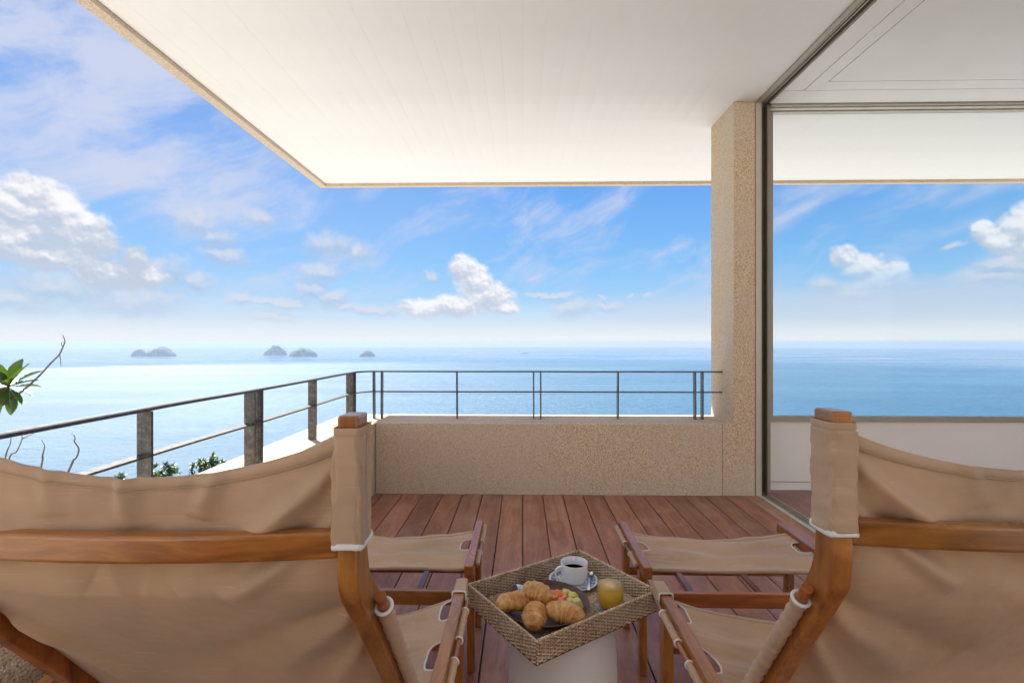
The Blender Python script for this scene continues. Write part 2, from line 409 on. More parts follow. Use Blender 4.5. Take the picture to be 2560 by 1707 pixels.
def make_translucent(m, w, c):
    t = NT(m.node_tree); b = [n for n in t.n if n.type == 'BSDF_PRINCIPLED'][0]; o = [n for n in t.n if n.type == 'OUTPUT_MATERIAL'][0]
    tr = t.new('ShaderNodeBsdfTranslucent'); tr.inputs[0].default_value = c
    mx = t.new('ShaderNodeMixShader'); mx.inputs[0].default_value = w
    t.l.new(b.outputs[0], mx.inputs[1]); t.l.new(tr.outputs[0], mx.inputs[2]); t.l.new(mx.outputs[0], o.inputs[0])
make_translucent(M['juice'], 0.3, (1.0, 0.62, 0.06, 1))

def mat_glass(name, tint=(1, 1, 1, 1), ior=1.45, thin=False):
    m, t, b, o = new_mat(name)
    if thin:
        # a window pane: mostly clear, with the reflection a pane shows
        t.n.remove(b)
        tr = t.new('ShaderNodeBsdfTransparent'); tr.inputs[0].default_value = tint
        gl = t.new('ShaderNodeBsdfGlossy'); gl.inputs['Roughness'].default_value = 0.01
        lw = t.new('ShaderNodeLayerWeight'); fc = t.math('ADD', 0.04, t.math('MULTIPLY', t.math('POWER', lw.outputs['Facing'], 3.0), 0.8))
        mx = t.new('ShaderNodeMixShader')
        t.l.new(t.math('MULTIPLY', fc, 0.12 if name == 'window_pane' else 0.55), mx.inputs[0])
        t.l.new(tr.outputs[0], mx.inputs[1]); t.l.new(gl.outputs[0], mx.inputs[2])
        t.l.new(mx.outputs[0], o.inputs[0])
        return m
    b.inputs['Base Color'].default_value = tint
    b.inputs['Transmission Weight'].default_value = 1.0
    b.inputs['Roughness'].default_value = 0.0; b.inputs['IOR'].default_value = ior
    return m
M['pane'] = mat_glass('window_pane', (0.97, 0.985, 0.98, 1), thin=True)
M['tumbler'] = mat_glass('tumbler_glass', (0.98, 0.99, 0.98, 1), thin=True)

def mat_saucer():
    m, t, b, o = new_mat('blue_banded_porcelain')
    tc = objcoord(t)
    sep = t.new('ShaderNodeSeparateXYZ'); t.l.new(tc, sep.inputs[0])
    r = t.math('SQRT', t.math('ADD', t.math('POWER', sep.outputs[0], 2.0), t.math('POWER', sep.outputs[1], 2.0)))
    band = t.math('MULTIPLY', t.ss(r, 0.056, 0.058), t.ss(r, 0.073, 0.075, 1, 0))
    n = t.noise(tc, 120, 3, 0.6)
    wave = t.math('MULTIPLY', band, t.ss(n, 0.38, 0.52))
    thin = t.math('MULTIPLY', t.ss(r, 0.047, 0.048), t.ss(r, 0.050, 0.051, 1, 0))
    rim = t.ss(r, 0.0815, 0.0825)
    k = t.math('MAXIMUM', t.math('MAXIMUM', wave, thin), rim)
    t.l.new(t.mix(t.math('MULTIPLY', k, 0.85), (0.84, 0.86, 0.87, 1), (0.05, 0.13, 0.42, 1)), b.inputs['Base Color'])
    b.inputs['Roughness'].default_value = 0.12
    return m
M['saucer'] = mat_saucer()

def mat_leaf(name, c1, c2, c3):
    m, t, b, o = new_mat(name)
    tc = objcoord(t, 5)
    n = t.noise(tc, 9, 3, 0.6)
    oi = t.new('ShaderNodeObjectInfo').outputs['Random']
    c = t.mix(t.ss(n, 0.35, 0.65), c1, c2)
    c = t.mix(t.math('MULTIPLY', oi, 0.5), c, c3)
    t.l.new(c, b.inputs['Base Color']); b.inputs['Roughness'].default_value = 0.32
    tr = t.new('ShaderNodeBsdfTranslucent'); t.l.new(t.mix(0.5, c, (0.18, 0.30, 0.03, 1)), tr.inputs[0])
    mx = t.new('ShaderNodeMixShader'); mx.inputs[0].default_value = 0.30
    t.l.new(b.outputs[0], mx.inputs[1]); t.l.new(tr.outputs[0], mx.inputs[2]); t.l.new(mx.outputs[0], o.inputs[0])
    return m
M['leaf'] = mat_leaf('broad_leaf', (0.022, 0.050, 0.009, 1), (0.040, 0.085, 0.012, 1), (0.08, 0.13, 0.015, 1))
M['leaf_far'] = mat_leaf('bush_leaf', (0.030, 0.075, 0.030, 1), (0.05, 0.12, 0.04, 1), (0.06, 0.14, 0.05, 1))

def mat_terrain():
    m, t, b, o = new_mat('dry_hillside')
    tc = objcoord(t)
    n = t.noise(tc, 0.12, 8, 0.65); f = t.noise(tc, 1.5, 6, 0.7)
    c = t.ramp(t.math('ADD', t.math('MULTIPLY', n, 0.6), t.math('MULTIPLY', f, 0.4)),
               [(0.40, (0.08, 0.10, 0.035, 1)), (0.5, (0.25, 0.21, 0.13, 1)), (0.62, (0.42, 0.37, 0.28, 1))])
    t.l.new(c, b.inputs['Base Color']); b.inputs['Roughness'].default_value = 0.9
    return m
M['terrain'] = mat_terrain()

def mat_island():
    m, t, b, o = new_mat('wooded_rock')
    tc = objcoord(t)
    n = t.noise(tc, 0.05, 8, 0.7)
    t.l.new(t.ramp(n, [(0.4, (0.05, 0.085, 0.05, 1)), (0.55, (0.10, 0.14, 0.09, 1)), (0.65, (0.34, 0.32, 0.29, 1))]), b.inputs['Base Color'])
    b.inputs['Roughness'].default_value = 0.9
    bump(t, b, n, 1.0, 6.0)
    return m
M['island'] = mat_island()

def mat_sea():
    m, t, b, o = new_mat('sea_water')
    tc = t.new('ShaderNodeTexCoord').outputs['Object']
    sw = t.noise(stretch(t, tc, 0.0011, 0.0028, 1), 1.0, 6, 0.6, 0.8)
    c = t.mix(t.ss(sw, 0.36, 0.66), (0.016, 0.092, 0.172, 1), (0.032, 0.136, 0.230, 1))
    rp_ = t.noise(stretch(t, tc, 0.030, 0.048, 1), 1.0, 5, 0.7)
    c = t.mix(t.ss(rp_, 0.36, 0.64, 0.0, 0.55), c, (0.018, 0.085, 0.145, 1))  # darker ripples in the colour stand in for shading of wave facets
    t.l.new(c, b.inputs['Base Color'])
    ln = t.vmath('LENGTH', tc, out=1)
    # ruffled by wind nearer the coast, calmer offshore, streaks in between
    st = t.noise(stretch(t, tc, 0.0012, 0.0048, 1), 1.0, 5, 0.62, 1.2)
    calm = t.ss(t.math('ADD', ln, t.math('MULTIPLY', t.math('SUBTRACT', st, 0.5), 1500)), 1950, 2650)
    rough = t.math('ADD', t.lin(st, 0.40, 0.60, 0.38, 0.60), 0.0)
    rough = t.math('SUBTRACT', rough, t.math('MULTIPLY', calm, 0.30))
    t.l.new(rough, b.inputs['Roughness'])
    b.inputs['IOR'].default_value = 1.44
    b.inputs['Specular IOR Level'].default_value = 0.5
    w1 = t.noise(stretch(t, tc, 0.055, 0.10, 0.1), 1.0, 6, 0.66)
    w2 = t.noise(stretch(t, tc, 0.35, 0.75, 0.1), 1.0, 4, 0.6)
    h = t.math('ADD', t.math('MULTIPLY', w1, 7.0), t.math('MULTIPLY', w2, 1.5))
    bn = t.new('ShaderNodeBump'); t.l.new(h, bn.inputs['Height'])
    bn.inputs['Distance'].default_value = 1.0
    t.l.new(t.lin(calm, 0, 1, 0.75, 0.12), bn.inputs['Strength'])
    t.l.new(bn.outputs[0], b.inputs['Normal'])
    return m
M['sea'] = mat_sea()

# ------------------------------------------------------------------ object helpers
def empty(name, loc=(0, 0, 0), rz=0.0, label=None, cat=None, group=None, kind=None, parent=None):
    o = bpy.data.objects.new(name, None); col.objects.link(o)
    o.location = loc; o.rotation_euler = (0, 0, rz); o.empty_display_size = 0.1
    if parent: o.parent = parent
    return tag(o, label, cat, group, kind)

def tag(o, label=None, cat=None, group=None, kind=None):
    if label: o['label'] = label
    if cat: o['category'] = cat
    if group: o['group'] = group
    if kind: o['kind'] = kind
    return o

def add(name, V, F, mat, parent=None, smooth=False, world=False, loc=None, bevel=0.0, seg=2, thick=0.0, subd=0):
    V = np.asarray(V, dtype=float).reshape(-1, 3)
    if world and parent is not None:
        pl = Vector(parent.location)
        if parent.parent: pl = pl + parent.parent.location
        V = V - np.array(pl)
    me = bpy.data.meshes.new(name)
    me.from_pydata([tuple(v) for v in V], [], [tuple(f) for f in F])
    me.materials.append(mat)
    if smooth:
        me.polygons.foreach_set('use_smooth', [True] * len(me.polygons))
    me.update()
    o = bpy.data.objects.new(name, me); col.objects.link(o)
    if parent: o.parent = parent
    if loc is not None: o.location = loc
    if thick:
        md = o.modifiers.new('thickness', 'SOLIDIFY'); md.thickness = thick; md.offset = 0
    if bevel:
        md = o.modifiers.new('bevel', 'BEVEL'); md.width = bevel; md.segments = seg; md.limit_method = 'ANGLE'; md.angle_limit = R(35)
        md.harden_normals = False
    if subd:
        md = o.modifiers.new('subdivision', 'SUBSURF'); md.levels = subd; md.render_levels = subd
    return o

class G:
    """collects geometry for ONE part"""
    def __init__(s): s.V = []; s.F = []
    def join(s, V, F):
        n = len(s.V); s.V += [tuple(v) for v in V]; s.F += [tuple(i + n for i in f) for f in F]; return s
    def box(s, x0, x1, y0, y1, z0, z1):
        V = [(x, y, z) for z in (z0, z1) for y in (y0, y1) for x in (x0, x1)]
        return s.join(V, [(0, 2, 3, 1), (4, 5, 7, 6), (0, 1, 5, 4), (1, 3, 7, 5), (3, 2, 6, 7), (2, 0, 4, 6)])
    def tube(s, pts, r, n=8, caps=True, closed=False, sq=1.0):
        V, F = tube(pts, r, n, caps, closed, sq); return s.join(V, F)

def frames(pts, closed=False):
    P = [Vector(p) for p in pts]; N = len(P); T = []
    for i in range(N):
        a = P[(i - 1) % N] if (closed or i > 0) else P[i]
        b = P[(i + 1) % N] if (closed or i < N - 1) else P[i]
        d = (b - a); T.append(d.normalized() if d.length > 1e-9 else Vector((0, 0, 1)))
    up = Vector((0, 0, 1)) if abs(T[0].z) < 0.9 else Vector((1, 0, 0))
    U = []; u = (up - T[0] * up.dot(T[0])).normalized()
    for i in range(N):
        u = (u - T[i] * u.dot(T[i]))
        u = u.normalized() if u.length > 1e-6 else Vector((1, 0, 0))
        U.append(u.copy())
    return P, T, U

def tube(pts, r, n=8, caps=True, closed=False, sq=1.0):
    P, T, U = frames(pts, closed); N = len(P); V = []; F = []
    rr = r if hasattr(r, '__len__') else [r] * N
    for i in range(N):
        W = T[i].cross(U[i])
        for k in range(n):
            a = 2 * math.pi * k / n
            V.append(P[i] + U[i] * (rr[i] * math.cos(a) * sq) + W * (rr[i] * math.sin(a)))
    L = N if closed else N - 1
    for i in range(L):
        j = (i + 1) % N
        for k in range(n):
            k2 = (k + 1) % n
            F.append((i * n + k, i * n + k2, j * n + k2, j * n + k))
    if caps and not closed:
        F.append(tuple(range(n - 1, -1, -1))); F.append(tuple((N - 1) * n + k for k in range(n)))
    return V, F

def lathe(prof, n=40, cx=0, cy=0):
    V = []; F = []
    for (r, z) in prof:
        for k in range(n):
            a = 2 * math.pi * k / n; V.append((cx + r * math.cos(a), cy + r * math.sin(a), z))
    for i in range(len(prof) - 1):
        for k in range(n):
            k2 = (k + 1) % n
            F.append((i * n + k, i * n + k2, (i + 1) * n + k2, (i + 1) * n + k))
    if prof[0][0] > 1e-6: F.append(tuple(range(n - 1, -1, -1)))
    if prof[-1][0] > 1e-6: F.append(tuple((len(prof) - 1) * n + k for k in range(n)))
    return V, F

def grid(fn, nu, nv, hole=None):
    V = [fn(i / nu, j / nv) for j in range(nv + 1) for i in range(nu + 1)]
    F = [(j * (nu + 1) + i, j * (nu + 1) + i + 1, (j + 1) * (nu + 1) + i + 1, (j + 1) * (nu + 1) + i)
         for j in range(nv) for i in range(nu) if not (hole and hole(i / nu, j / nv))]
    return V, F

def prism(poly, axis, a, b):
    """poly: 2-D points; extruded along axis from a to b"""
    def pt(p, h):
        if axis == 'x': return (h, p[0], p[1])
        if axis == 'y': return (p[0], h, p[1])
        return (p[0], p[1], h)
    n = len(poly)
    V = [pt(p, a) for p in poly] + [pt(p, b) for p in poly]
    F = [tuple(range(n)), tuple(range(2 * n - 1, n - 1, -1))] + [(i, i + n, (i + 1) % n + n, (i + 1) % n) for i in range(n)]
    return V, F

def catmull(pts, per=6):
    P = [Vector(p) for p in pts]; out = []
    for i in range(len(P) - 1):
        a = P[max(i - 1, 0)]; b = P[i]; c = P[i + 1]; d = P[min(i + 2, len(P) - 1)]
        for k in range(per):
            s = k / per
            out.append(0.5 * ((2 * b) + (c - a) * s + (2 * a - 5 * b + 4 * c - d) * s * s + (3 * b - a - 3 * c + d) * s ** 3))
    out.append(P[-1]); return out

def fb(x, y, z=0.0, o=4):
    return mnoise.fractal(Vector((x, y, z)), 1.0, 2.0, o)

def sstep(a, b, x):
    t = min(1, max(0, (x - a) / (b - a))); return t * t * (3 - 2 * t)

# ------------------------------------------------------------------ sea, terrain, islands
SEA_Z = -88.85
V, F = [], []
rings = [0, 120, 300, 600, 1100, 1900, 3200, 5200, 8620]
n = 96
V = [(0, 0, 0)]
for r in rings[1:]:
    V += [(r * math.cos(2 * math.pi * k / n), r * math.sin(2 * math.pi * k / n), 0) for k in range(n)]
for k in range(n): F.append((0, 1 + k, 1 + (k + 1) % n))
for i in range(len(rings) - 2):
    a = 1 + i * n; b = a + n
    for k in range(n): F.append((a + k, b + k, b + (k + 1) % n, a + (k + 1) % n))
tag(add('sea', V, F, M['sea'], loc=(0, 0, SEA_Z)), kind='structure')

def terr(x, y):
    dx = max(-8.4 - x, 0, x - 14.0); dy = max(-8.0 - y, 0, y - 24.0)
    d = math.hypot(dx, dy)
    if y < -8: return -3.4 + 0.25 * (-8 - y) + fb(x * .05, y * .05) * 2
    return max(-3.7 - 0.62 * d + fb(x * .06, y * .06) * min(2.5, d * .15), -89.5)
xs = [math.copysign(abs(s) ** 1.8, s) * 260 for s in np.linspace(-1, 1, 91)]
ys = [math.copysign(abs(s) ** 1.8, s) * 260 for s in np.linspace(-0.75, 1, 81)]
V = [(x, y, terr(x, y)) for y in ys for x in xs]
nx = len(xs)
F = [(j * nx + i, j * nx + i + 1, (j + 1) * nx + i + 1, (j + 1) * nx + i) for j in range(len(ys) - 1) for i in range(nx - 1)]
V = [(a, b, c_ - 0.15) for a, b, c_ in V]
tag(add('hillside', V, F, M['terrain'], smooth=True), kind='structure')

ISL = [(-2394, 3063, 52, 40, 38, 'small steep islet at the left end of the far row, beside a wider hump', 1),
       (-2262, 3066, 98, 60, 50, 'long pale humped island next to the small steep islet, second from the left', 2),
       (-1658, 3311, 82, 60, 56, 'rounded domed island, tallest of the row, third from the left', 3),
       (-1348, 3043, 86, 55, 49, 'island with a peak left of its middle, right of the domed island', 4),
       (-954, 3050, 50, 36, 32, 'small ragged dark islet, rightmost of the clear row of islands', 5),
       (22, 3932, 30, 14, 8, 'very low faint islet alone near the horizon, right of the other islands', 6)]
def island(x, y, a, b, h, label, sd_):
    rs = random.Random(sd_)
    def fn(u, v):
        r = v; th = 2 * math.pi * u
        ca, sa = math.cos(th), math.sin(th)
        wob = 1 + 0.16 * fb(ca * 1.3 + sd_ * 7, sa * 1.3)
        px, py = a * r * ca * wob, b * r * sa * wob
        prof = max(0.0, 1 - r ** 3.4) ** 0.8
        pk = 0.80 + 0.26 * math.exp(-((px / a - (0.15 if sd_ != 4 else -0.1)) / 0.5) ** 2)
        nz = 1 + 0.22 * fb(px * .03 + sd_ * 3, py * .03, 0, 5)
        z = h * prof * pk * nz
        if sd_ == 5: z += max(0, fb(px * .12, py * .12, 2, 3)) * 8 * prof
        return (px, py, max(z, -2) if r < 0.98 else -2)
    V, F = grid(fn, 56, 18)
    o = add('island', V, F, M['island'], loc=(x, y, SEA_Z), smooth=True)
    tag(o, label, 'island', 'islands far out at sea')
for it in ISL: island(*it)

def boat(x, y, L, label, rz):
    e = empty('fishing_boat', (x, y, SEA_Z), rz, label, 'boat', 'tiny boats on the sea')
    def fn(u, v):
        s = u * 2 - 1; w = (1 - abs(s) ** 2.5) * 0.16 * L
        th = math.pi * v
        return (s * L / 2, -w * math.cos(th), 0.9 + abs(s) ** 3 * 1.0 - 1.3 * math.sin(th) * (1 - abs(s) ** 4 * 0.5))
    V, F = grid(fn, 14, 8)
    add('hull', V, F, mat_boat, e, thick=0.1)
    g = G().box(-L * .22, L * .1, -L * .08, L * .08, 0.7, 2.9).box(-L * .27, L * .13, -L * .1, L * .1, 2.9, 3.05)
    add('cabin', g.V, g.F, mat_boat, e)
mat_boat = mat_plain('boat_paint', (0.16, 0.17, 0.19, 1), 0.6)
boat(-1425, 2546, 15, 'tiny boat on the bright water below the gap between the two left pairs of islands', 0.2)
boat(-114, 2308, 8, 'tiny speck of a boat on the open blue sea, right of all the clear islands', 0.0)

g = G().box(-8.3, 13.9, -7.9, 23.9, -3.8, -3.62)
tag(add('lower_bounce_slab', g.V, g.F, mat_plain('pale_bounce_paving', (0.50, 0.49, 0.47, 1), 0.8, nz=0.04, nscale=1.2)), kind='structure')  # added pale slab out of view, bounces sunlight up to the ceiling

g = G().box(-7.9, 13.5, -7.8, -1.62, -3.6, -0.01)
tag(add('rear_bounce_slab', g.V, g.F, bpy.data.materials['pale_bounce_paving']), kind='structure')  # added unseen slab behind the viewer for bounced sunlight
# added unseen panels shading the chair backs, gap lets light reach the table
g = G().box(-1.1, -0.16, -0.95, -0.88, 0.004, 2.0).box(0.44, 1.72, -0.95, -0.88, 0.004, 2.0)
tag(add('shade_screen', g.V, g.F, mat_plain('dark_shade_panel', (0.16, 0.09, 0.05, 1), 0.6, nz=0.06, nscale=3)), kind='structure')
# added white wall behind the viewer, unseen, to bounce sunlight back
g = G().box(-7.8, 13.4, -3.5, -3.2, -0.008, 3.3)
tag(add('rear_bounce_wall', g.V, g.F, mat_plain('warm_white_bounce', (0.82, 0.775, 0.70, 1), 0.8, nz=0.03, nscale=1.5)), kind='structure')

# ------------------------------------------------------------------ terrace structure
CZ = 2.945       # ceiling height
FY = 3.765       # inner face of the parapet
BY = 4.215       # outer face
g = G().box(-1.53, 6.4, -1.6, BY, -3.9, -0.06)
tag(add('terrace_slab', g.V, g.F, M['stone']), kind='structure')

# deck: one board = one part
deck = empty('deck', (0, 0, 0), kind='structure')
pitch = 0.1505; bw = pitch - 0.0055
bm_ = G().box(0, bw, 0, FY - 0.004 + 1.5, -0.024, 0.0)
proto = None
x = -1.12 + 0.004
i0 = int(math.floor((-1.12) / pitch))
k = 0
for i in range(i0, 13):
    x0 = i * pitch + 0.004; x1 = x0 + bw
    a = max(x0, -1.118); b = min(x1, 1.752)
    if b - a < 0.03: continue
    if abs((b - a) - bw) < 1e-6:
        if proto is None:
            proto = add('deck_board', bm_.V, bm_.F, M['deck'], deck, loc=(x0, -1.5, 0), bevel=0.0022, seg=2); o = proto
        else:
            o = proto.copy(); col.objects.link(o); o.location = (x0, -1.5, 0)
        o.location.z = random.uniform(-0.0006, 0.0006)
    else:
        gg = G().box(0, b - a, 0, FY - 0.004 + 1.5, -0.024, 0.0)
        add('deck_board', gg.V, gg.F, M['deck'], deck, loc=(a, -1.5, 0), bevel=0.0022)

# parapets
g = G().box(-1.118, 1.4988, FY, BY, -0.055, 0.535)
tag(add('parapet_wall', g.V, g.F, M['stone'], bevel=0.006), 'low pebble-washed parapet wall facing the sea, under the thin front railing', 'wall')
g = G().box(-1.525, -1.121, -1.6, BY, -0.055, 0.534)
tag(add('parapet_wall', g.V, g.F, M['stone'], bevel=0.006), 'low pebble-washed parapet running along the left edge, mostly hidden behind the left chair', 'wall')
pier = empty('stone_pier', (1.62, 4.0, 0), label='tall pebble-washed square pier rising from the parapet to the ceiling beside the sliding door frame', cat='pillar')
V, F = prism([(1.5, -0.055), (1.742, -0.055), (1.742, CZ - 0.001), (1.583, CZ - 0.001), (1.583, 0.535), (1.5, 0.535)], 'y', FY, BY)
add('shaft', V, F, M['stone'], pier, world=True, bevel=0.004)

# ceiling over the terrace, board by board
ceil = empty('ceiling', (0, 0, CZ), kind='structure')
cp = 0.1315; cbw = cp - 0.00025; RB = 0.30   # the roof ends just behind the viewer
gb = G().box(0, cbw, 0, 5.612 + RB, 0, 0.012)
proto = None
x = -2.234
while x < 1.745:
    w_ = min(cbw, 1.748 - x)
    if abs(w_ - cbw) < 1e-6:
        if proto is None:
            proto = add('ceiling_board', gb.V, gb.F, M['ceiling'], ceil, loc=(x, -RB, 0), bevel=0.0003, seg=1); o = proto
        else:
            o = proto.copy(); col.objects.link(o); o.location = (x, -RB, random.uniform(-0.0001, 0.0004))
    elif w_ > 0.01:
        gg = G().box(0, w_, 0, 5.612 + RB, 0, 0.012); add('ceiling_board', gg.V, gg.F, M['ceiling'], ceil, loc=(x, -RB, 0))
    x += cp
# soffit beyond the window on the right
x = 1.7483; proto = None
gb = G().box(0, cbw, 0, 5.612 - 3.96, 0, 0.012)
while x < 6.4:
    if proto is None:
        proto = add('ceiling_board', gb.V, gb.F, M['ceiling'], ceil, loc=(x, 3.96, 0)); o = proto
    else:
        o = proto.copy(); col.objects.link(o); o.location = (x, 3.96, random.uniform(-0.0004, 0.0004))
    x += cp
g = G().box(-2.30, 6.6, -RB - 0.02, 5.66, 0.030, 0.36)
add('roof_slab', g.V, g.F, M['roof'], ceil)
g = G().box(-2.318, -2.238, -RB - 0.03, 5.675, -0.030, 0.40).box(-2.2375, 6.6, 5.615, 5.675, -0.030, 0.40)
add('fascia', g.V, g.F, M['stone'], ceil, bevel=0.004)

# ------------------------------------------------------------------ room on the right
IZ = CZ
g = G().box(1.862, 6.4, -1.6, 4.10, -0.055, -0.012)
tag(add('indoor_floor', g.V, g.F, M['floor_in']), kind='structure')
ic = empty('indoor_ceiling', (0, 0, IZ), kind='structure')
def slab(nm, x0, x1, y0, y1, zz=0.0):
    g = G().box(x0, x1, y0, y1, zz, zz + 0.014); add(nm, g.V, g.F, M['ceiling'], ic)
xx = 1.866
for k in range(1): slab('ceiling_board', xx, 2.0085, -RB, 3.602)
# boards across the front strip
xx = 1.866
while xx < 6.3:
    slab('ceiling_board', xx, min(xx + cbw, 6.35), 3.608, 3.796); xx += cp
# the band between the two grooves
slab('ceiling_band', 2.0150, 2.1115, -RB, 3.602); slab('ceiling_band', 2.1120, 6.35, 3.4865, 3.602)
slab('ceiling_panel', 2.1180, 6.35, -RB, 3.480)
g = G().box(1.85, 6.4, -RB, 3.80, 0.020, 0.029); add('backing', g.V, g.F, M['ceiling_side'], ic)
g = G().box(6.0, 6.15, -RB, 3.94, -0.01, IZ)
tag(add('indoor_wall', g.V, g.F, M['wallpaint']), kind='structure')

sill = empty('low_wall', (3, 3.95, 0), label='plain white low wall under the big window inside the room on the right', cat='wall')
g = G().box(1.905, 6.0, 3.950, 4.10, 0.055, 0.527); add('panel', g.V, g.F, M['wallpaint'], sill, world=True, bevel=0.002)
g = G().box(1.905, 6.0, 3.958, 4.09, -0.012, 0.049); add('skirting', g.V, g.F, M['wallpaint'], sill, world=True)
win = empty('fixed_window', (3.9, 3.94, 0.53), label='wide clear fixed window with slim olive-grey frame above the white low wall', cat='window')
g = G().box(1.926, 6.0, 3.925, 3.975, 0.529, 0.571); add('sill_frame', g.V, g.F, M['alu'], win, world=True, bevel=0.002)
g = G().box(1.926, 1.957, 3.928, 3.975, 0.5715, IZ - 0.012); add('stile', g.V, g.F, M['alu'], win, world=True, bevel=0.002)
g = G().box(1.9575, 6.0, 3.948, 3.954, 0.5715, IZ - 0.012); add('pane', g.V, g.F, M['pane'], win, world=True)
g = G().box(1.88, 6.2, 3.802, 3.825, IZ - 0.012, IZ + 0.01); add('head_rail', g.V, g.F, M['alu'], win, world=True)
g = G().box(1.88, 6.2, 3.845, 3.885, IZ - 0.012, IZ + 0.01); add('head_rail', g.V, g.F, M['alu_light'], win, world=True)
g = G().box(1.88, 6.2, 3.912, 3.957, IZ - 0.012, IZ + 0.01); add('head_rail', g.V, g.F, M['alu_light'], win, world=True)
g = G().box(1.88, 6.2, 3.8, 3.958, IZ + 0.010, IZ + 0.028); add('track_bed', g.V, g.F, M['alu_dark'], win, world=True)

door = empty('sliding_door_frame', (1.8, 3.78, 0), label='tall olive-grey aluminium frame of an open sliding door, jamb beside the pier with floor and ceiling tracks', cat='door frame')
# jamb
for nm, x0, x1, y0, y1, mt in [('jamb', 1.7445, 1.786, 3.757, 3.90, 'alu_light'), ('jamb_fin', 1.7865, 1.794, 3.775, 3.90, 'alu'),
                               ('jamb_channel', 1.7945, 1.846, 3.845, 3.90, 'alu_dark'), ('jamb_fin', 1.8465, 1.857, 3.80, 3.92, 'alu_dark'),
                               ('jamb_fin', 1.8575, 1.904, 3.86, 3.94, 'alu')]:
    g = G().box(x0, x1, y0, y1, 0.0, CZ - 0.004); add(nm, g.V, g.F, M[mt], door, world=True, bevel=0.0015)
# ceiling track: fins along Y
for x0, x1, dz, mt in [(1.7495, 1.768, -0.012, 'alu'), (1.7685, 1.785, -0.006, 'alu_light'), (1.7855, 1.792, -0.012, 'alu'), (1.7925, 1.808, 0.012, 'alu_dark'),
                       (1.8085, 1.815, -0.010, 'alu'), (1.8155, 1.838, 0.012, 'alu_dark'), (1.8385, 1.848, -0.012, 'alu_dark')]:
    g = G().box(x0, x1, -RB, 3.757, CZ + dz, CZ + 0.022); add('top_track_rib', g.V, g.F, M[mt], door, world=True)
for x0, x1, zt_, mt in [(1.7575, 1.790, 0.004, 'alu_light'), (1.7905, 1.797, -0.006, 'alu_dark'), (1.7975, 1.806, 0.006, 'alu'), (1.8065, 1.824, -0.008, 'alu_dark'),
                        (1.8245, 1.832, 0.006, 'alu'), (1.8325, 1.848, -0.008, 'alu_dark'), (1.8485, 1.861, 0.005, 'alu')]:
    g = G().box(x0, x1, -1.5, 3.757, -0.03, zt_); add('floor_track_rib', g.V, g.F, M[mt], door, world=True)

# ------------------------------------------------------------------ railing
rl = empty('railing', (-1.3, 4.0, 0.535), label='thin dark flat-bar metal railing on the parapet, turning the corner to the front', cat='railing')
RX, RY, RZ, MZ = -1.325, 3.998, 0.912, 0.750
def railbar(nm, z, wd, th):
    path = []
    y = -1.4
    while y < 3.72:
        path.append((RX + 0.0035 * fb(y * 0.9, 1.0, z), y, z + 0.0035 * fb(y * 0.8, 4.0, z))); y += 0.16
    path += [(RX + 0.001, 3.80, z), (RX + 0.018, 3.90, z), (RX + 0.058, 3.968, z), (RX + 0.12, RY, z)]
    xx_ = RX + 0.28
    while xx_ < 1.60:
        path.append((xx_, RY + 0.002 * fb(xx_, 7, z), z + 0.0028 * fb(xx_ * 0.9, 2, z + 3))); xx_ += 0.16
    path.append((1.60, RY, z))
    V = []; F = []; N = len(path)
    for i in range(N):
        a = Vector(path[max(i - 1, 0)]); b = Vector(path[min(i + 1, N - 1)]); d = (b - a); d.z = 0; d.normalize()
        nrm = Vector((-d.y, d.x, 0)); p = Vector(path[i])
        for s_, t_ in ((-1, -1), (1, -1), (1, 1), (-1, 1)): V.append(p + nrm * (s_ * wd / 2) + Vector((0, 0, t_ * th / 2)))
    for i in range(N - 1):
        for k in range(4): F.append((i * 4 + k, i * 4 + (k + 1) % 4, (i + 1) * 4 + (k + 1) % 4, (i + 1) * 4 + k))
    F += [(3, 2, 1, 0), tuple((N - 1) * 4 + k for k in range(4))]
    add(nm, V, F, M['rail'], rl, world=True, bevel=0.0012, seg=1)
railbar('top_rail', RZ, 0.052, 0.010)
railbar('mid_rail', MZ, 0.046, 0.008)
def post(x0, y0, wx, wy):
    g = G(); 
    tl = random.uniform(-0.003, 0.003)
    V = [(x0 - wx / 2, y0 - wy / 2, 0.533), (x0 + wx / 2, y0 - wy / 2, 0.533), (x0 + wx / 2, y0 + wy / 2, 0.533), (x0 - wx / 2, y0 + wy / 2, 0.533)]
    V += [(a + tl * (wy > wx), b + tl * (wx > wy), RZ - 0.0052) for a, b, _ in V]
    add('post', V, [(0, 3, 2, 1), (4, 5, 6, 7), (0, 1, 5, 4), (1, 2, 6, 5), (2, 3, 7, 6), (3, 0, 4, 7)], M['rail'], rl, world=True, bevel=0.0015, seg=1)
for px_ in (-1.196, -1.134, -0.524, 0.091, 0.147, 0.761, 1.374, 1.431): post(px_, RY, 0.010, 0.052)
for py_ in (-1.0, -0.36, 0.30, 0.98, 1.05, 1.722, 2.395, 2.465, 3.115, 3.795, 3.86): post(RX, py_, 0.054, 0.010)

# ------------------------------------------------------------------ safari chairs
def seg_ridge(x, y, x0, y0, x1, y1, w, a):
    vx, vy = x1 - x0, y1 - y0; L = vx * vx + vy * vy
    s = max(0, min(1, ((x - x0) * vx + (y - y0) * vy) / L))
    d = math.hypot(x - x0 - s * vx, y - y0 - s * vy)
    tp = math.sin(math.pi * min(1, max(0.0, 0.12 + s * 0.88))) ** 0.5
    return a * tp * math.exp(-(d / (w * (0.6 + s * 0.8))) ** 2)

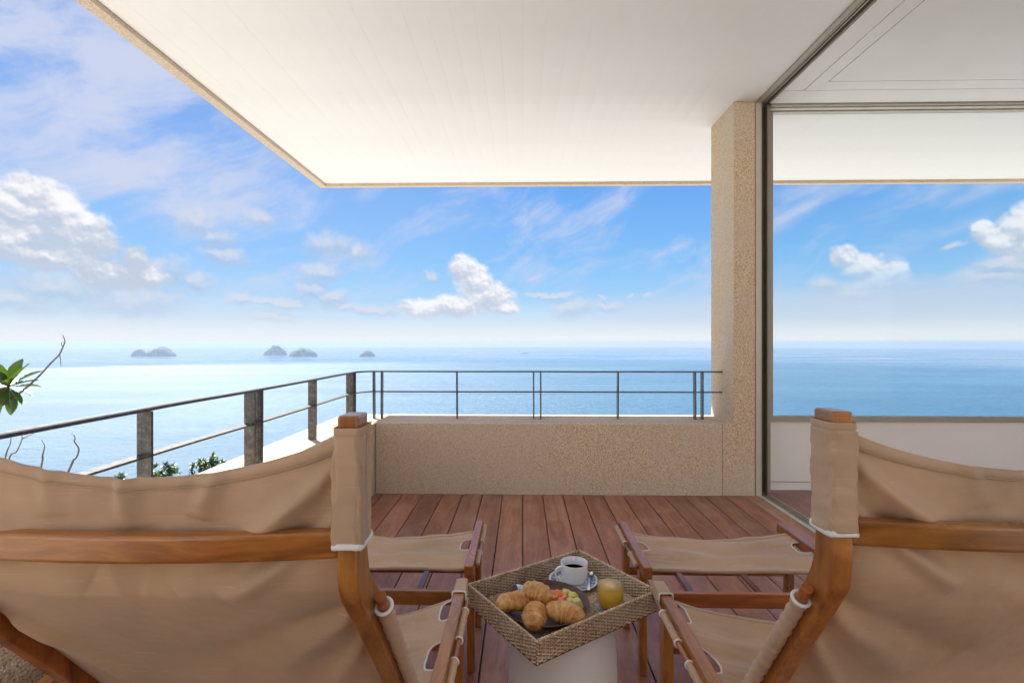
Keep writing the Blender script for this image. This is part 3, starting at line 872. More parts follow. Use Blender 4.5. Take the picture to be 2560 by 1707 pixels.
def make_chair(cx, rear, front, seat_dx, label, seed, inner):
    """rear/front: side outline of the back posts (y, z); inner = +1 when the table is on the chair's +x side"""
    e = empty('safari_chair', (cx, 1.2, 0), 0, label, 'chair', 'teak safari chairs facing the sea')
    rs = random.Random(seed)
    rp = [(p.x, p.y) for p in catmull([Vector((a, b, 0)) for a, b in rear], 5)]
    fp = [(p.x, p.y) for p in catmull([Vector((a, b, 0)) for a, b in front], 5)]
    N = len(rp)
    HB = 0.3435; TW = 0.032
    mid = [((rp[i][0] + fp[i][0]) / 2, (rp[i][1] + fp[i][1]) / 2) for i in range(N)]
    # arc length lookup on the middle line
    cum = [0]
    for i in range(1, N): cum.append(cum[-1] + math.hypot(mid[i][0] - mid[i - 1][0], mid[i][1] - mid[i - 1][1]))
    def at_z(z):
        for i in range(N - 1):
            if mid[i][1] >= z >= mid[i + 1][1]:
                s = (mid[i][1] - z) / max(1e-9, mid[i][1] - mid[i + 1][1])
                return mid[i][0] + (mid[i + 1][0] - mid[i][0]) * s
        return mid[-1][0]
    def at_s(s):
        L = s * cum[-1]
        for i in range(N - 1):
            if cum[i + 1] >= L:
                q = (L - cum[i]) / (cum[i + 1] - cum[i])
                return (mid[i][0] + (mid[i + 1][0] - mid[i][0]) * q, mid[i][1] + (mid[i + 1][1] - mid[i][1]) * q)
        return mid[-1]
    for sx in (-1, 1):
        xo = cx + sx * HB; xi = cx + sx * (HB - TW)
        x0, x1 = min(xo, xi), max(xo, xi)
        V = []; F = []
        for i in range(N): V += [(x0, *rp[i]), (x1, *rp[i]), (x1, *fp[i]), (x0, *fp[i])]
        for i in range(N - 1):
            for k in range(4):
                k2 = (k + 1) % 4
                F.append((i * 4 + k, (i + 1) * 4 + k, (i + 1) * 4 + k2, i * 4 + k2))
        F += [(0, 1, 2, 3), tuple((N - 1) * 4 + k for k in (3, 2, 1, 0))]
        add('back_post', V, F, M['teak_z'], e, world=True, bevel=0.0045, seg=3, smooth=False)
        # canvas sleeve round the top of the post
        xm = (x0 + x1) / 2
        ztop, zbot = 1.024, 0.852
        def ring(a, grow):
            hx = TW / 2 + grow; hy = 0.0262 + grow
            c, s_ = math.cos(a), math.sin(a)
            p = 0.30
            return (hx * math.copysign(abs(c) ** p, c), hy * math.copysign(abs(s_) ** p, s_))
        def fs(u, v):
            z = ztop + (zbot - ztop) * v
            a = 2 * math.pi * u
            ym = at_z(z)
            wr = 1.9 * fb(math.cos(a) * 0.9 + seed + z * 7, math.sin(a) * 0.9 + z * 11, z * 19 + sx, 3)
            dg = math.sin(z * 165 + a * 2.1 * sx + 2.5 * fb(z * 14, a, seed, 2)) * (0.35 + 0.65 * sstep(0.2, 0.9, v))
            gr = 0.0052 + 0.0022 * wr + 0.0003 * dg
            if v < 0.07: gr = 0.0048 + 0.0004 * wr
            elif v < 0.085: gr = 0.0030
            ox, oy = ring(a, max(0.0022, gr))
            return (xm + ox, ym + oy, z - 0.0015 * math.cos(a * 2) * v)
        V, F = grid(fs, 72, 70)
        slv = add('sleeve', V, F, M['canvas'], e, world=True, smooth=True, thick=0.0016)
        tr = []
        for k in range(64):
            a = 2 * math.pi * k / 64; ox, oy = ring(a, 0.0060)
            tr.append((xm + ox, at_z(zbot) + oy, zbot - 0.0015 - 0.0015 * math.cos(a * 2) + 0.0004 * math.sin(a * 9 + seed)))
        V, F = tube(tr, 0.0022, 10, closed=True, sq=2.1)
        add('binding', V, F, M['trim'], slv, world=True, smooth=True)
        # dowel that locks the laced edge of the back canvas, outside the post
        xd = xo + sx * 0.0125
        zt, zb = at_d = (0.735, 0.36)
        d0 = Vector((xd, at_z(0.735) - 0.004, 0.735)); d1 = Vector((xd, at_z(0.38) + 0.002, 0.38))
        # straight dowel following the leaning part
        z_hi = 0.742; z_lo = 0.36
        dA = Vector((xd, at_z(0.70), 0.70)); dB = Vector((xd, at_z(0.46), 0.46)); dv = (dB - dA).normalized()
        p0 = dA - dv * ((z_hi - 0.70) / -dv.z); p1 = dA + dv * 0.40
        V, F = tube([p0, p1], 0.0095, 20)
        add('dowel', V, F, M['teak_z'], e, world=True, bevel=0.001, smooth=False)
        q0 = p0 + dv * 0.034; pts = []; rad = []
        for i in range(90):
            f_ = i / 89; pts.append(q0 + (p1 - q0) * f_)
            rad.append(0.0130 + 0.0013 * math.sin(i * 0.95 + 2.2 * fb(i * 0.11, seed)) + 0.0009 * fb(i * 0.4, 2, seed))
        V, F = tube(pts, rad, 20)
        lce = add('laced_edge', V, F, M['canvas'], e, world=True, smooth=True)
        U_ = Vector((1, 0, 0)); W_ = dv.cross(U_)
        rg = [q0 + U_ * (0.0132 * math.cos(2 * math.pi * k / 24)) + W_ * (0.0132 * math.sin(2 * math.pi * k / 24)) for k in range(24)]
        V, F = tube(rg, 0.0034, 8, closed=True)
        add('binding', V, F, M['trim'], lce, world=True, smooth=True)
    # curved rear rail
    xi = HB - TW + 0.001
    zA, zB = 0.829, 0.870
    y0 = rp[10][0] + 0.004
    V = []; F = []; n = 40
    for i in range(n + 1):
        s = i / n; X = cx - xi + 2 * xi * s; bw_ = 0.026 * (1 - (2 * s - 1) ** 2)
        yy = y0 - bw_
        V += [(X, yy, zA), (X, yy, zB - 0.0), (X, yy + 0.026, zB), (X, yy + 0.026, zA)]
    for i in range(n):
        for k in range(4):
            k2 = (k + 1) % 4; F.append((i * 4 + k, i * 4 + k2, (i + 1) * 4 + k2, (i + 1) * 4 + k))
    F += [(3, 2, 1, 0), tuple(n * 4 + k for k in range(4))]
    add('back_rail', V, F, M['teak_x'], e, world=True, bevel=0.006, seg=3)
    # back canvas
    W2 = HB - TW + 0.003
    ztop = 1.017
    s_top = 0
    for i in range(N):
        if mid[i][1] <= ztop: s_top = cum[i] / cum[-1]; break
    sg = -inner
    def disp(s, v):
        # s: 0..1 from the side of the table, v: 0..1 down
        d = 0
        d += seg_ridge(s, v, 0.02, 0.06, 0.42, 0.30, 0.030, 0.010)
        d += seg_ridge(s, v, 0.00, 0.15, 0.30, 0.33, 0.022, 0.008)
        d -= seg_ridge(s, v, 0.05, 0.18, 0.55, 0.30, 0.045, 0.010)
        d += seg_ridge(s, v, 0.99, 0.05, 0.62, 0.27, 0.035, 0.010)
        d -= seg_ridge(s, v, 0.98, 0.15, 0.50, 0.31, 0.040, 0.008)
        d += seg_ridge(s, v, 0.00, 0.44, 0.30, 0.70, 0.035, 0.007)
        d -= seg_ridge(s, v, 0.02, 0.40, 0.42, 0.60, 0.040, 0.007)
        d += seg_ridge(s, v, 0.00, 0.55, 0.25, 0.95, 0.030, 0.006)
        d += seg_ridge(s, v, 1.0, 0.46, 0.55, 0.95, 0.035, 0.009)
        d -= seg_ridge(s, v, 1.0, 0.56, 0.60, 1.0, 0.040, 0.008)
        d += seg_ridge(s, v, 0.30, 0.00, 0.34, 0.12, 0.028, 0.005)
        d += seg_ridge(s, v, 0.52, 0.00, 0.50, 0.14, 0.030, 0.006)
        d += seg_ridge(s, v, 0.72, 0.00, 0.70, 0.12, 0.028, 0.005)
        return d
    cw = 0.25 + 0.0
    def top_sag(s): return 0.066 * max(0.0, 4 * s * (1 - s)) ** 0.85
    def fs(u, v):
        X = cx - W2 + 2 * W2 * u
        y, z = at_s(s_top + (0.93 - s_top) * v)
        arc = 4 * u * (1 - u)
        sag = top_sag(u) * (1 - v) ** 5
        deep = 0.010 + 0.040 * sstep(0.28, 0.9, v)
        fall = 0.010 * sstep(0, 0.15, v) * (1 - sstep(0.2, 0.4, v))
        s_in = u if inner < 0 else 1 - u
        ed = min(1.0, min(u, 1 - u) / 0.05)
        dd = disp(s_in, v) * 2.8 * (0.85 + 0.5 * fb(u * 5 + seed, v * 5, 0, 2)) * sstep(0, 1, ed)
        cat = 0.006 * math.sin(14 * (v + 0.10 * (1 - arc)) + seed) * sstep(0.05, 0.3, v) * arc
        nzv = 0.0040 * fb(u * 6 + seed * 3, v * 7, 0.5, 4)
        y_ = y - deep * arc + fall * 0 - (dd + nzv * arc + cat * 0.55)
        z_ = z - sag - deep * 0.25 * arc
        if v <= 0.0: pass
        y_ -= 0.0026 * fb(v * 38, seed + (u > .5) * 5, 0, 3) * math.exp(-min(u, 1 - u) / 0.045) * sstep(0.0, 0.02, min(u, 1 - u))
        # edge ripple of the hem
        y_ += 0.0012 * math.sin(u * 95 + seed + 3 * fb(u * 6, seed)) * max(0, 1 - v / 0.03)
        return (X, y_, z_)
    nv = 150
    def vmap(v): return v
    V, F = grid(fs, 150, nv)
    bcv = add('back_canvas', V, F, M['canvas'], e, world=True, smooth=True, thick=0.0022)
    # folded hem along the top edge
    hem = []
    for j, (dv_, dy_) in enumerate([(0.0, -0.0030), (0.0, 0.0030)]):
        pass
    V = []; F = []; n = 150
    for i in range(n + 1):
        u = i / n
        a = Vector(fs(u, 0.0)); b = Vector(fs(u, 0.030))
        rip = 0.0008 * math.sin(u * 140 + seed) + 0.0006 * fb(u * 30, seed)
        V += [a + Vector((0, 0.0026, 0.0022)), a + Vector((0, -0.0026, 0.0022)), (a + b) / 2 + Vector((0, -0.0042 - rip, 0)), b + Vector((0, -0.0030, 0)), b + Vector((0, -0.0012, -0.0004))]
    for i in range(n):
        for k in range(4): F.append((i * 5 + k, i * 5 + k + 1, (i + 1) * 5 + k + 1, (i + 1) * 5 + k))
    add('hem', V, F, M['canvas'], bcv, world=True, smooth=True, thick=0.001)

    th_ = [Vector(fs(i / 150, 0.0285)) + Vector((0, -0.0042, 0)) for i in range(151)]
    V, F = tube(th_, 0.0007, 5); add('seam', V, F, M['thread'], bcv, world=True, smooth=True)
    # seat side rails, legs, cross rails
    sc = cx + seat_dx; HS = 0.4325; RW = 0.030
    for sx in (-1, 1):
        xo = sc + sx * HS; xi = sc + sx * (HS - RW); x0, x1 = min(xo, xi), max(xo, xi)
        g = G().box(x0, x1, 0.86, 1.522, 0.392, 0.430)
        add('side_rail', g.V, g.F, M['teak_y'], e, world=True, bevel=0.004, seg=3)
        for yy in (1.398, 0.93):
            g = G().box(x0 + 0.001, x1 - 0.001, yy, yy + 0.048, 0.0, 0.3915)
            add('leg', g.V, g.F, M['teak_z'], e, world=True, bevel=0.003, seg=2)
        # canvas strap over the rail's end
        def st(u, v):
            yy = 1.428 + 0.076 * v
            a = 2 * math.pi * u; c, s_ = math.cos(a), math.sin(a); p = 0.25
            gr = 0.0026 + 0.0006 * math.sin(yy * 300 + a)
            return ((x0 + x1) / 2 + (RW / 2 + gr) * math.copysign(abs(c) ** p, c), yy, 0.411 + (0.0195 + gr) * math.copysign(abs(s_) ** p, s_))
        V, F = grid(st, 40, 10)
        stp = add('strap', V, F, M['canvas'], e, world=True, smooth=True, thick=0.001)
        rg = []
        for k in range(48):
            a = 2 * math.pi * k / 48; c, s_ = math.cos(a), math.sin(a); p = 0.25
            rg.append(((x0 + x1) / 2 + (RW / 2 + 0.004) * math.copysign(abs(c) ** p, c), 1.427, 0.411 + 0.0235 * math.copysign(abs(s_) ** p, s_)))
        V, F = tube(rg, 0.0028, 6, closed=True); add('binding', V, F, M['trim'], stp, world=True, smooth=True)
        # outer dowel and the laced canvas round it
        xd = xo + sx * 0.008
        V, F = tube([(xd, 0.90, 0.405), (xd, 1.435, 0.405)], 0.0068, 14)
        add('dowel', V, F, M['teak_y'], e, world=True)
        for (ya, yb) in ((0.92, 1.158), (1.240, 1.375)):
            pts = []; rad = []
            for i in range(34):
                f_ = i / 33; pts.append((xd, ya + (yb - ya) * f_, 0.405)); rad.append(0.0096 + 0.0006 * math.sin(i * 1.3 + seed) + 0.0005 * fb(i * .3, seed))
            V, F = tube(pts, rad, 14); lce = add('laced_edge', V, F, M['canvas'], e, world=True, smooth=True)
            for yy in (ya, yb):
                rg = [(xd + 0.0098 * math.cos(2 * math.pi * k / 20), yy, 0.405 + 0.0098 * math.sin(2 * math.pi * k / 20)) for k in range(20)]
                V, F = tube(rg, 0.0026, 6, closed=True); add('binding', V, F, M['trim'], lce, world=True, smooth=True)
    g = G().box(sc - HS + RW, sc + HS - RW, 1.474, 1.492, 0.368, 0.4105)
    add('cross_rail', g.V, g.F, M['teak_x'], e, world=True, bevel=0.003)
    g = G().box(sc - HS + RW - 0.001, sc + HS - RW + 0.001, 1.412, 1.430, 0.270, 0.312)
    add('cross_rail', g.V, g.F, M['teak_x'], e, world=True, bevel=0.003)
    g = G().box(sc - HS + RW - 0.001, sc + HS - RW + 0.001, 0.945, 0.963, 0.270, 0.312)
    add('cross_rail', g.V, g.F, M['teak_x'], e, world=True, bevel=0.003)
    # seat canvas with the D-shaped cut-outs at the rails
    seat_canvas(e, sc, HS - RW, 0.93, 1.440, 0.411, 0.062, [(1.325, 1.425), (1.120, 1.222)], 0.030, seed)
    return e

def seat_canvas(e, sc, hw, ya, yb, ze, sagm, holes, inset, seed, ripple=1.0):
    def ins(y):
        r = 0
        for a, b in holes:
            if a < y < b:
                q = (y - a) / (b - a); r = max(r, inset * (max(0.0, 1 - (2 * q - 1) ** 4)) ** 0.5)
        return r
    def P(u, y):
        w = hw - ins(y)
        X = sc + (2 * u - 1) * w
        un = (X - sc) / hw
        f_ = (y - ya) / (yb - ya)
        arc = max(0.0, 1 - un * un)
        frontdip = 0.85 + 0.15 * f_
        yy = y - 0.020 * arc * sstep(0.7, 1.0, f_) + 0.012 * arc * sstep(0.3, 0.0, f_)
        z = ze - sagm * frontdip * max(arc, 0.0) ** 0.9
        edge = sstep(0.35, 1.0, abs(un))
        # gathers fanning in from where the canvas is held between the cut-outs
        z += ripple * 0.0040 * edge * fb(y * 62, un * 3, seed, 3) * (1 - sstep(0.93, 1.0, abs(un))) * 0.6
        z += ripple * 0.0080 * math.sin(y * 46 + 2.4 * fb(y * 5, un * 1.5 + seed, 0, 2) + un * 1.2) * max(arc, 0.0) ** 0.5
        z += ripple * 0.0015 * fb(un * 4, y * 22, seed, 3)
        return (X, yy, z)
    nv = max(60, int((yb - ya) / 0.004))
    ysamp = [ya + (yb - ya) * j / nv for j in range(nv + 1)]
    V = []; F = []; nu = 90
    for y in ysamp:
        for i in range(nu + 1):
            u = i / nu; u = 0.5 - 0.5 * math.cos(math.pi * u) if True else u
            V.append(P(u, y))
    for j in range(nv):
        for i in range(nu): F.append((j * (nu + 1) + i, j * (nu + 1) + i + 1, (j + 1) * (nu + 1) + i + 1, (j + 1) * (nu + 1) + i))
    scv = add('seat_canvas', V, F, M['canvas'], e, world=True, smooth=True, thick=0.0020)
    # hems at both ends
    for yy, s_ in ((yb, -1), (ya, 1)):
        V = []; F = []
        for i in range(81):
            u = i / 80; a = Vector(P(u, yy)); b = Vector(P(u, yy + s_ * 0.018))
            V += [a + Vector((0, 0, -0.009)), a + Vector((0, -s_ * 0.001, 0.0012)), b + Vector((0, 0, 0.0016))]
        for i in range(80):
            for k in range(2): F.append((i * 3 + k, i * 3 + k + 1, (i + 1) * 3 + k + 1, (i + 1) * 3 + k))
        add('hem', V, F, M['canvas'], scv, world=True, smooth=True, thick=0.001)
    for a, b in holes:
        for side in (0, 1):
            pts = []
            for k in range(33):
                y = a + (b - a) * (0.5 - 0.5 * math.cos(math.pi * k / 32))
                p = P(side, min(max(y, a + 1e-5), b - 1e-5)); pts.append((p[0], p[1], p[2] + 0.001))
            V, F = tube(pts, 0.0026, 6)
            add('binding', V, F, M['trim'], scv, world=True, smooth=True)

REAR_R = [(.790, 1.041), (.790, .95), (.790, .86), (.789, .81), (.795, .765), (.812, .733), (.857, .665), (.927, .566), (.979, .487), (1.06, .37), (1.112, .29)]
FRONT_R = [(.843, 1.041), (.841, .95), (.840, .86), (.840, .825), (.846, .79), (.862, .755), (.903, .696), (.972, .600), (1.024, .52), (1.107, .40), (1.158, .32)]
REAR_L = [(.726, 1.041), (.726, .95), (.726, .86), (.726, .80), (.738, .765), (.755, .742), (.794, .696), (.867, .609), (.961, .488), (1.05, .37), (1.11, .29)]
FRONT_L = [(.774, 1.041), (.773, .95), (.773, .86), (.775, .825), (.786, .79), (.806, .765), (.842, .728), (.911, .643), (1.005, .521), (1.094, .403), (1.155, .325)]
make_chair(-0.5845, REAR_L, FRONT_L, -0.015, 'teak safari chair with tan canvas, back turned, at the left beside the left parapet', 3, 1)
make_chair(0.8295, REAR_R, FRONT_R, -0.003, 'teak safari chair with tan canvas, back turned, at the right beside the sliding door track', 8, -1)

# ------------------------------------------------------------------ footstools
def make_footstool(cx, label):
    e = empty('footstool', (cx, 1.88, 0), 0, label, 'footstool', 'teak footstools with tan canvas tops')
    H = 0.3405; RW = 0.029
    for sx in (-1, 1):
        xo = cx + sx * H; xi = cx + sx * (H - RW); x0, x1 = min(xo, xi), max(xo, xi)
        g = G().box(x0, x1, 1.664, 2.094, 0.360, 0.400); add('side_rail', g.V, g.F, M['teak_y'], e, world=True, bevel=0.003, seg=2)
        for ya in (1.729, 2.006):
            g = G().box(x0 + 0.0015, x1 - 0.0015, ya, ya + 0.038, 0, 0.3595); add('leg', g.V, g.F, M['teak_z'], e, world=True, bevel=0.0025, seg=2)
        xd = xo + sx * 0.0075
        V, F = tube([(xd, 1.722, 0.374), (xd, 2.112, 0.374)], 0.0062, 14); add('dowel', V, F, M['teak_y'], e, world=True)
        for ya, yb in ((1.735, 1.832), (1.925, 2.10)):
            pts = [(xd, ya + (yb - ya) * i / 24, 0.374) for i in range(25)]
            V, F = tube(pts, [0.0088 + 0.0005 * math.sin(i * 1.3) for i in range(25)], 14); add('laced_edge', V, F, M['canvas'], e, world=True, smooth=True)
        for yy in (1.832, 1.925):
            rg = [(xd + 0.0092 * math.cos(2 * math.pi * k / 18), yy, 0.374 + 0.0092 * math.sin(2 * math.pi * k / 18)) for k in range(18)]
            V, F = tube(rg, 0.0024, 6, closed=True); add('binding', V, F, M['trim'], e, world=True, smooth=True)
    for ya, za in ((2.015, 0.212), (1.762, 0.218)):
        g = G().box(cx - H + RW, cx + H - RW, ya, ya + 0.018, za, za + 0.032); add('cross_rail', g.V, g.F, M['teak_x'], e, world=True, bevel=0.002)
    for dx in (-0.125, 0.125):
        g = G().box(cx + dx - 0.011, cx + dx + 0.011, 1.7805, 2.0145, 0.226, 0.238); add('stretcher', g.V, g.F, M['teak_y'], e, world=True, bevel=0.002)
    seat_canvas(e, cx, H - RW, 1.690, 2.020, 0.383, 0.016, [(1.835, 1.925)], 0.040, 5, 0.8)
    return e
def copy_tree(src, name_parent=None):
    c = src.copy(); col.objects.link(c); c.parent = name_parent
    for ch in list(src.children): copy_tree(ch, c)
    return c
fs_ = make_footstool(0.744, 'teak footstool with canvas top, right of the table, in front of the right chair')
fs2 = copy_tree(fs_); fs2.location.x = -0.506
fs2['label'] = 'teak footstool with canvas top, left of the table, in front of the left chair'

# ------------------------------------------------------------------ drum table and tray
TC = (0.119, 1.527); TA = math.atan2(0.262, 0.371)
prof = [(0.150, 0.0), (0.166, 0.003), (0.1675, 0.012), (0.1665, 0.10), (0.1625, 0.20), (0.157, 0.30), (0.1555, 0.322), (0.152, 0.331), (0.145, 0.3345), (0.0, 0.3345)]
V, F = lathe(prof, 72)
dt = empty('side_table', (TC[0] + 0.004, TC[1], 0), 0, 'white round drum side table under the rattan tray', 'table')
add('body', V, F, M['drum'], dt, smooth=True)
V, F = lathe([(0.0, 0.3346), (0.144, 0.3346), (0.144, 0.336), (0.0, 0.336)], 48); add('top', V, F, M['drum'], dt)

tray = empty('rattan_tray', (TC[0], TC[1], 0.336), TA, 'square-cornered woven rattan tray set askew on the white drum table', 'tray')
TL, TWd, TH = 0.227, 0.1755, 0.064
RM = 0.40 - 0.336
def woven_wall(p0, p1, nm):
    """wall of a basket: uprights with strands passing in front and behind them"""
    g = G(); P0 = Vector(p0); P1 = Vector(p1); d = P1 - P0; L = d.length; d.normalize(); nrm = Vector((d.y, -d.x, 0))
    ns = max(2, int(L / 0.0118)); rows = 13; rh = (RM - 0.005) / rows
    for k in range(ns + 1):
        p = P0 + d * (L * k / ns); g.tube([p + Vector((0, 0, 0.001)), p + Vector((0, 0, RM - 0.003))], 0.0016, 5)
    for r in range(rows):
        pts = []; m = ns * 4
        for i in range(m + 1):
            ph = math.pi * (i / 4.0) + (math.pi if r % 2 else 0)
            off = 0.0027 * math.cos(ph)
            j = 0.0004 * fb(i * 0.13, r * 3.1, 0, 2)
            pts.append(P0 + d * (L * i / m) + nrm * (off) + Vector((0, 0, 0.0035 + rh * (r + 0.5) + j)))
        g.tube(pts, 0.00235, 6)
    o = add(nm, g.V, g.F, M['rattan'], tray, smooth=True); tag(o, kind='stuff')
cs = [(-TL, -TWd, 0), (TL, -TWd, 0), (TL, TWd, 0), (-TL, TWd, 0)]
for k in range(4): woven_wall(cs[k], cs[(k + 1) % 4], 'woven_wall')
g = G().box(-TL + .003, TL - .003, -TWd + .003, TWd - .003, 0.0008, 0.0030)
add('tray_base', g.V, g.F, mat_plain('dark_cane', (0.10, 0.055, 0.03, 1), 0.7), tray)
# core of the walls
for k in range(4):
    a, b = Vector(cs[k]), Vector(cs[(k + 1) % 4]); d = (b - a).normalized(); nn_ = Vector((d.y, -d.x, 0)) * 0.0006
    V = [a + nn_, b + nn_, b - nn_, a - nn_]; V = V + [v + Vector((0, 0, RM - 0.004)) for v in V]
    add('wall_core', V, [(0, 3, 2, 1), (4, 5, 6, 7), (0, 1, 5, 4), (1, 2, 6, 5), (2, 3, 7, 6), (3, 0, 4, 7)], bpy.data.materials['dark_cane'], tray)
# plaited rim: three strands twisted
g = G(); per = []
for k in range(4):
    a, b = Vector(cs[k]), Vector(cs[(k + 1) % 4]); L = (b - a).length; m = int(L / 0.0022)
    per += [a + (b - a) * (i / m) for i in range(m)]
for s in range(2):
    pts = []
    for i, p in enumerate(per):
        ph = i * 0.62 + s * math.pi
        q = per[(i + 1) % len(per)]; d = (q - p).normalized(); nn_ = Vector((d.y, -d.x, 0))
        pts.append(p + nn_ * (0.0019 * math.cos(ph)) + Vector((0, 0, RM - 0.0015 + 0.0019 * math.sin(ph))))
    g.tube(pts, 0.0027, 6, closed=True)
tag(add('rim', g.V, g.F, M['rattan'], tray, smooth=True), kind='stuff')
# coiled weave of the base
g = G(); r = 0
for k in range(33):
    ax = TL - 0.006 - k * 0.0052; ay = TWd - 0.006 - k * 0.0052
    if ay < 0.004: break
    cr = min(0.075 + 0.0 * k, ay * 0.98)
    path = []
    for (qx, qy, a0) in ((1, 1, 0), (-1, 1, 90), (-1, -1, 180), (1, -1, 270)):
        for s in range(13):
            a = R(a0 + 90 * s / 12); path.append(Vector(((ax - cr) * qx + cr * math.cos(a), (ay - cr) * qy + cr * math.sin(a), 0)))
    # resample evenly
    P_ = []; n_ = len(path)
    tot = sum((path[(i + 1) % n_] - path[i]).length for i in range(n_)); m = max(12, int(tot / 0.0046)); stp = tot / m
    acc_ = 0; i = 0; cur = path[0].copy(); seglen = (path[1] - path[0]).length; pos = 0
    for j in range(m):
        want = j * stp
        while pos + (path[(i + 1) % n_] - path[i % n_]).length < want:
            pos += (path[(i + 1) % n_] - path[i % n_]).length; i += 1
            if i >= n_: break
        sl = (path[(i + 1) % n_] - path[i % n_]).length
        P_.append(path[i % n_].lerp(path[(i + 1) % n_], (want - pos) / max(sl, 1e-9)))
    pts = [p + Vector((0, 0, 0.0048 + 0.0011 * math.cos(math.pi * j + k))) for j, p in enumerate(P_)]
    g.tube(pts, 0.0024, 5, closed=True)
tag(add('base_weave', g.V, g.F, M['rattan'], tray, smooth=True), kind='stuff')
FL = 0.336 + 0.0075     # tray floor

# bowl
BC = (0.066, 1.470)
bowl = empty('bowl', (BC[0], BC[1], FL), 0.3, 'wide shallow dark wooden bowl holding croissants and fruit', 'bowl')
out_ = [(0.0, 0.0), (0.062, 0.0), (0.080, 0.006), (0.108, 0.022), (0.126, 0.036), (0.1315, 0.0425)]
inn_ = [(0.1285, 0.0435), (0.121, 0.037), (0.103, 0.025), (0.076, 0.0115), (0.050, 0.0075), (0.0, 0.0065)]
V, F = lathe(out_ + inn_, 80); add('shell', V, F, M['bowl'], bowl, smooth=True)
V, F = tube([(0.1302 * math.cos(2 * math.pi * k / 80), 0.1302 * math.sin(2 * math.pi * k / 80), 0.0430) for k in range(80)], 0.0018, 8, closed=True)
add('rim', V, F, M['bowl'], bowl, smooth=True)

def croissant(loc, rz, ry, L, Rm, curve, label, seed, squash=0.86):
    e_n = 96; m = 36; V = []; F = []; ridg = []
    for i in range(e_n + 1):
        s = i / e_n; th = (s - 0.5) * 2
        ang = th * curve
        cx_ = (L / 2) * math.sin(ang) / max(1e-6, math.sin(curve)) if curve > 0.01 else th * L / 2
        cy_ = -(L / 2) * (1 - math.cos(ang)) / max(1e-6, math.sin(curve)) if curve > 0.01 else 0
        # stepped layers: radius drops at each lap of the dough
        nl = 5.6; q = (abs(th) * nl / 2 + 0.25 + 0.05 * math.sin(seed)); fr_ = q - math.floor(q)
        env = max(0.0, 1 - abs(th) ** 2.6) ** 0.60
        base_r = Rm * (0.16 + 0.84 * env)
        for k in range(m):
            a = 2 * math.pi * k / m
            tw = 0.10 * math.sin(a + seed)
            q2 = abs(th) * nl / 2 + 0.30 + tw + 0.12 * fb(a, th * 2, seed, 2); f2 = q2 - math.floor(q2)
            step = (1 - f2) ** 0.7
            rr = base_r * (0.94 + 0.065 * step) * (1 + 0.11 * fb(th * 3 + seed, math.cos(a) * 1.2, math.sin(a) * 1.2, 4))
            rr *= 1 + 0.010 * math.sin(a * 14 + th * 5 + seed)
            if i in (0, e_n): rr *= 0.45
            ny = math.cos(a) * rr; nz_ = math.sin(a) * rr * squash
            if nz_ < -Rm * 0.62: nz_ = -Rm * 0.62 + (nz_ + Rm * 0.62) * 0.2
            V.append((cx_ - math.sin(ang) * ny * -1 * 0 + math.sin(ang) * ny, cy_ + math.cos(ang) * ny, nz_))
            ridg.append(0.25 + 0.75 * (f2 ** 0.6) if False else 1 - step * 0.9)
    for i in range(e_n):
        for k in range(m):
            k2 = (k + 1) % m; F.append((i * m + k, (i + 1) * m + k, (i + 1) * m + k2, i * m + k2))
    F += [tuple(range(m)), tuple(e_n * m + k for k in range(m - 1, -1, -1))]
    o = add('croissant', V, F, M['pastry'], smooth=True, loc=loc)
    at = o.data.attributes.new('ridge', 'FLOAT', 'POINT'); at.data.foreach_set('value', ridg)
    o.rotation_euler = (0, ry, rz)
    tag(o, label, 'croissant', 'croissants in the wooden bowl')
croissant((-0.016, 1.446, 0.3985), R(22), R(4), 0.130, 0.0315, 0.55, 'croissant lying at the left edge of the bowl, its pointed end over the rim', 1)
croissant((0.045, 1.447, 0.4245), R(-30), R(6), 0.088, 0.0310, 0.55, 'croissant resting on top of the others at the middle of the bowl', 2)
croissant((0.034, 1.380, 0.3930), R(80), R(-8), 0.088, 0.0350, 0.20, 'croissant at the near rim of the bowl, seen end on', 3)
croissant((0.120, 1.394, 0.3950), R(-16), R(6), 0.106, 0.0335, 0.65, 'ridged croissant at the right of the near rim, pointed tip to the right', 4)

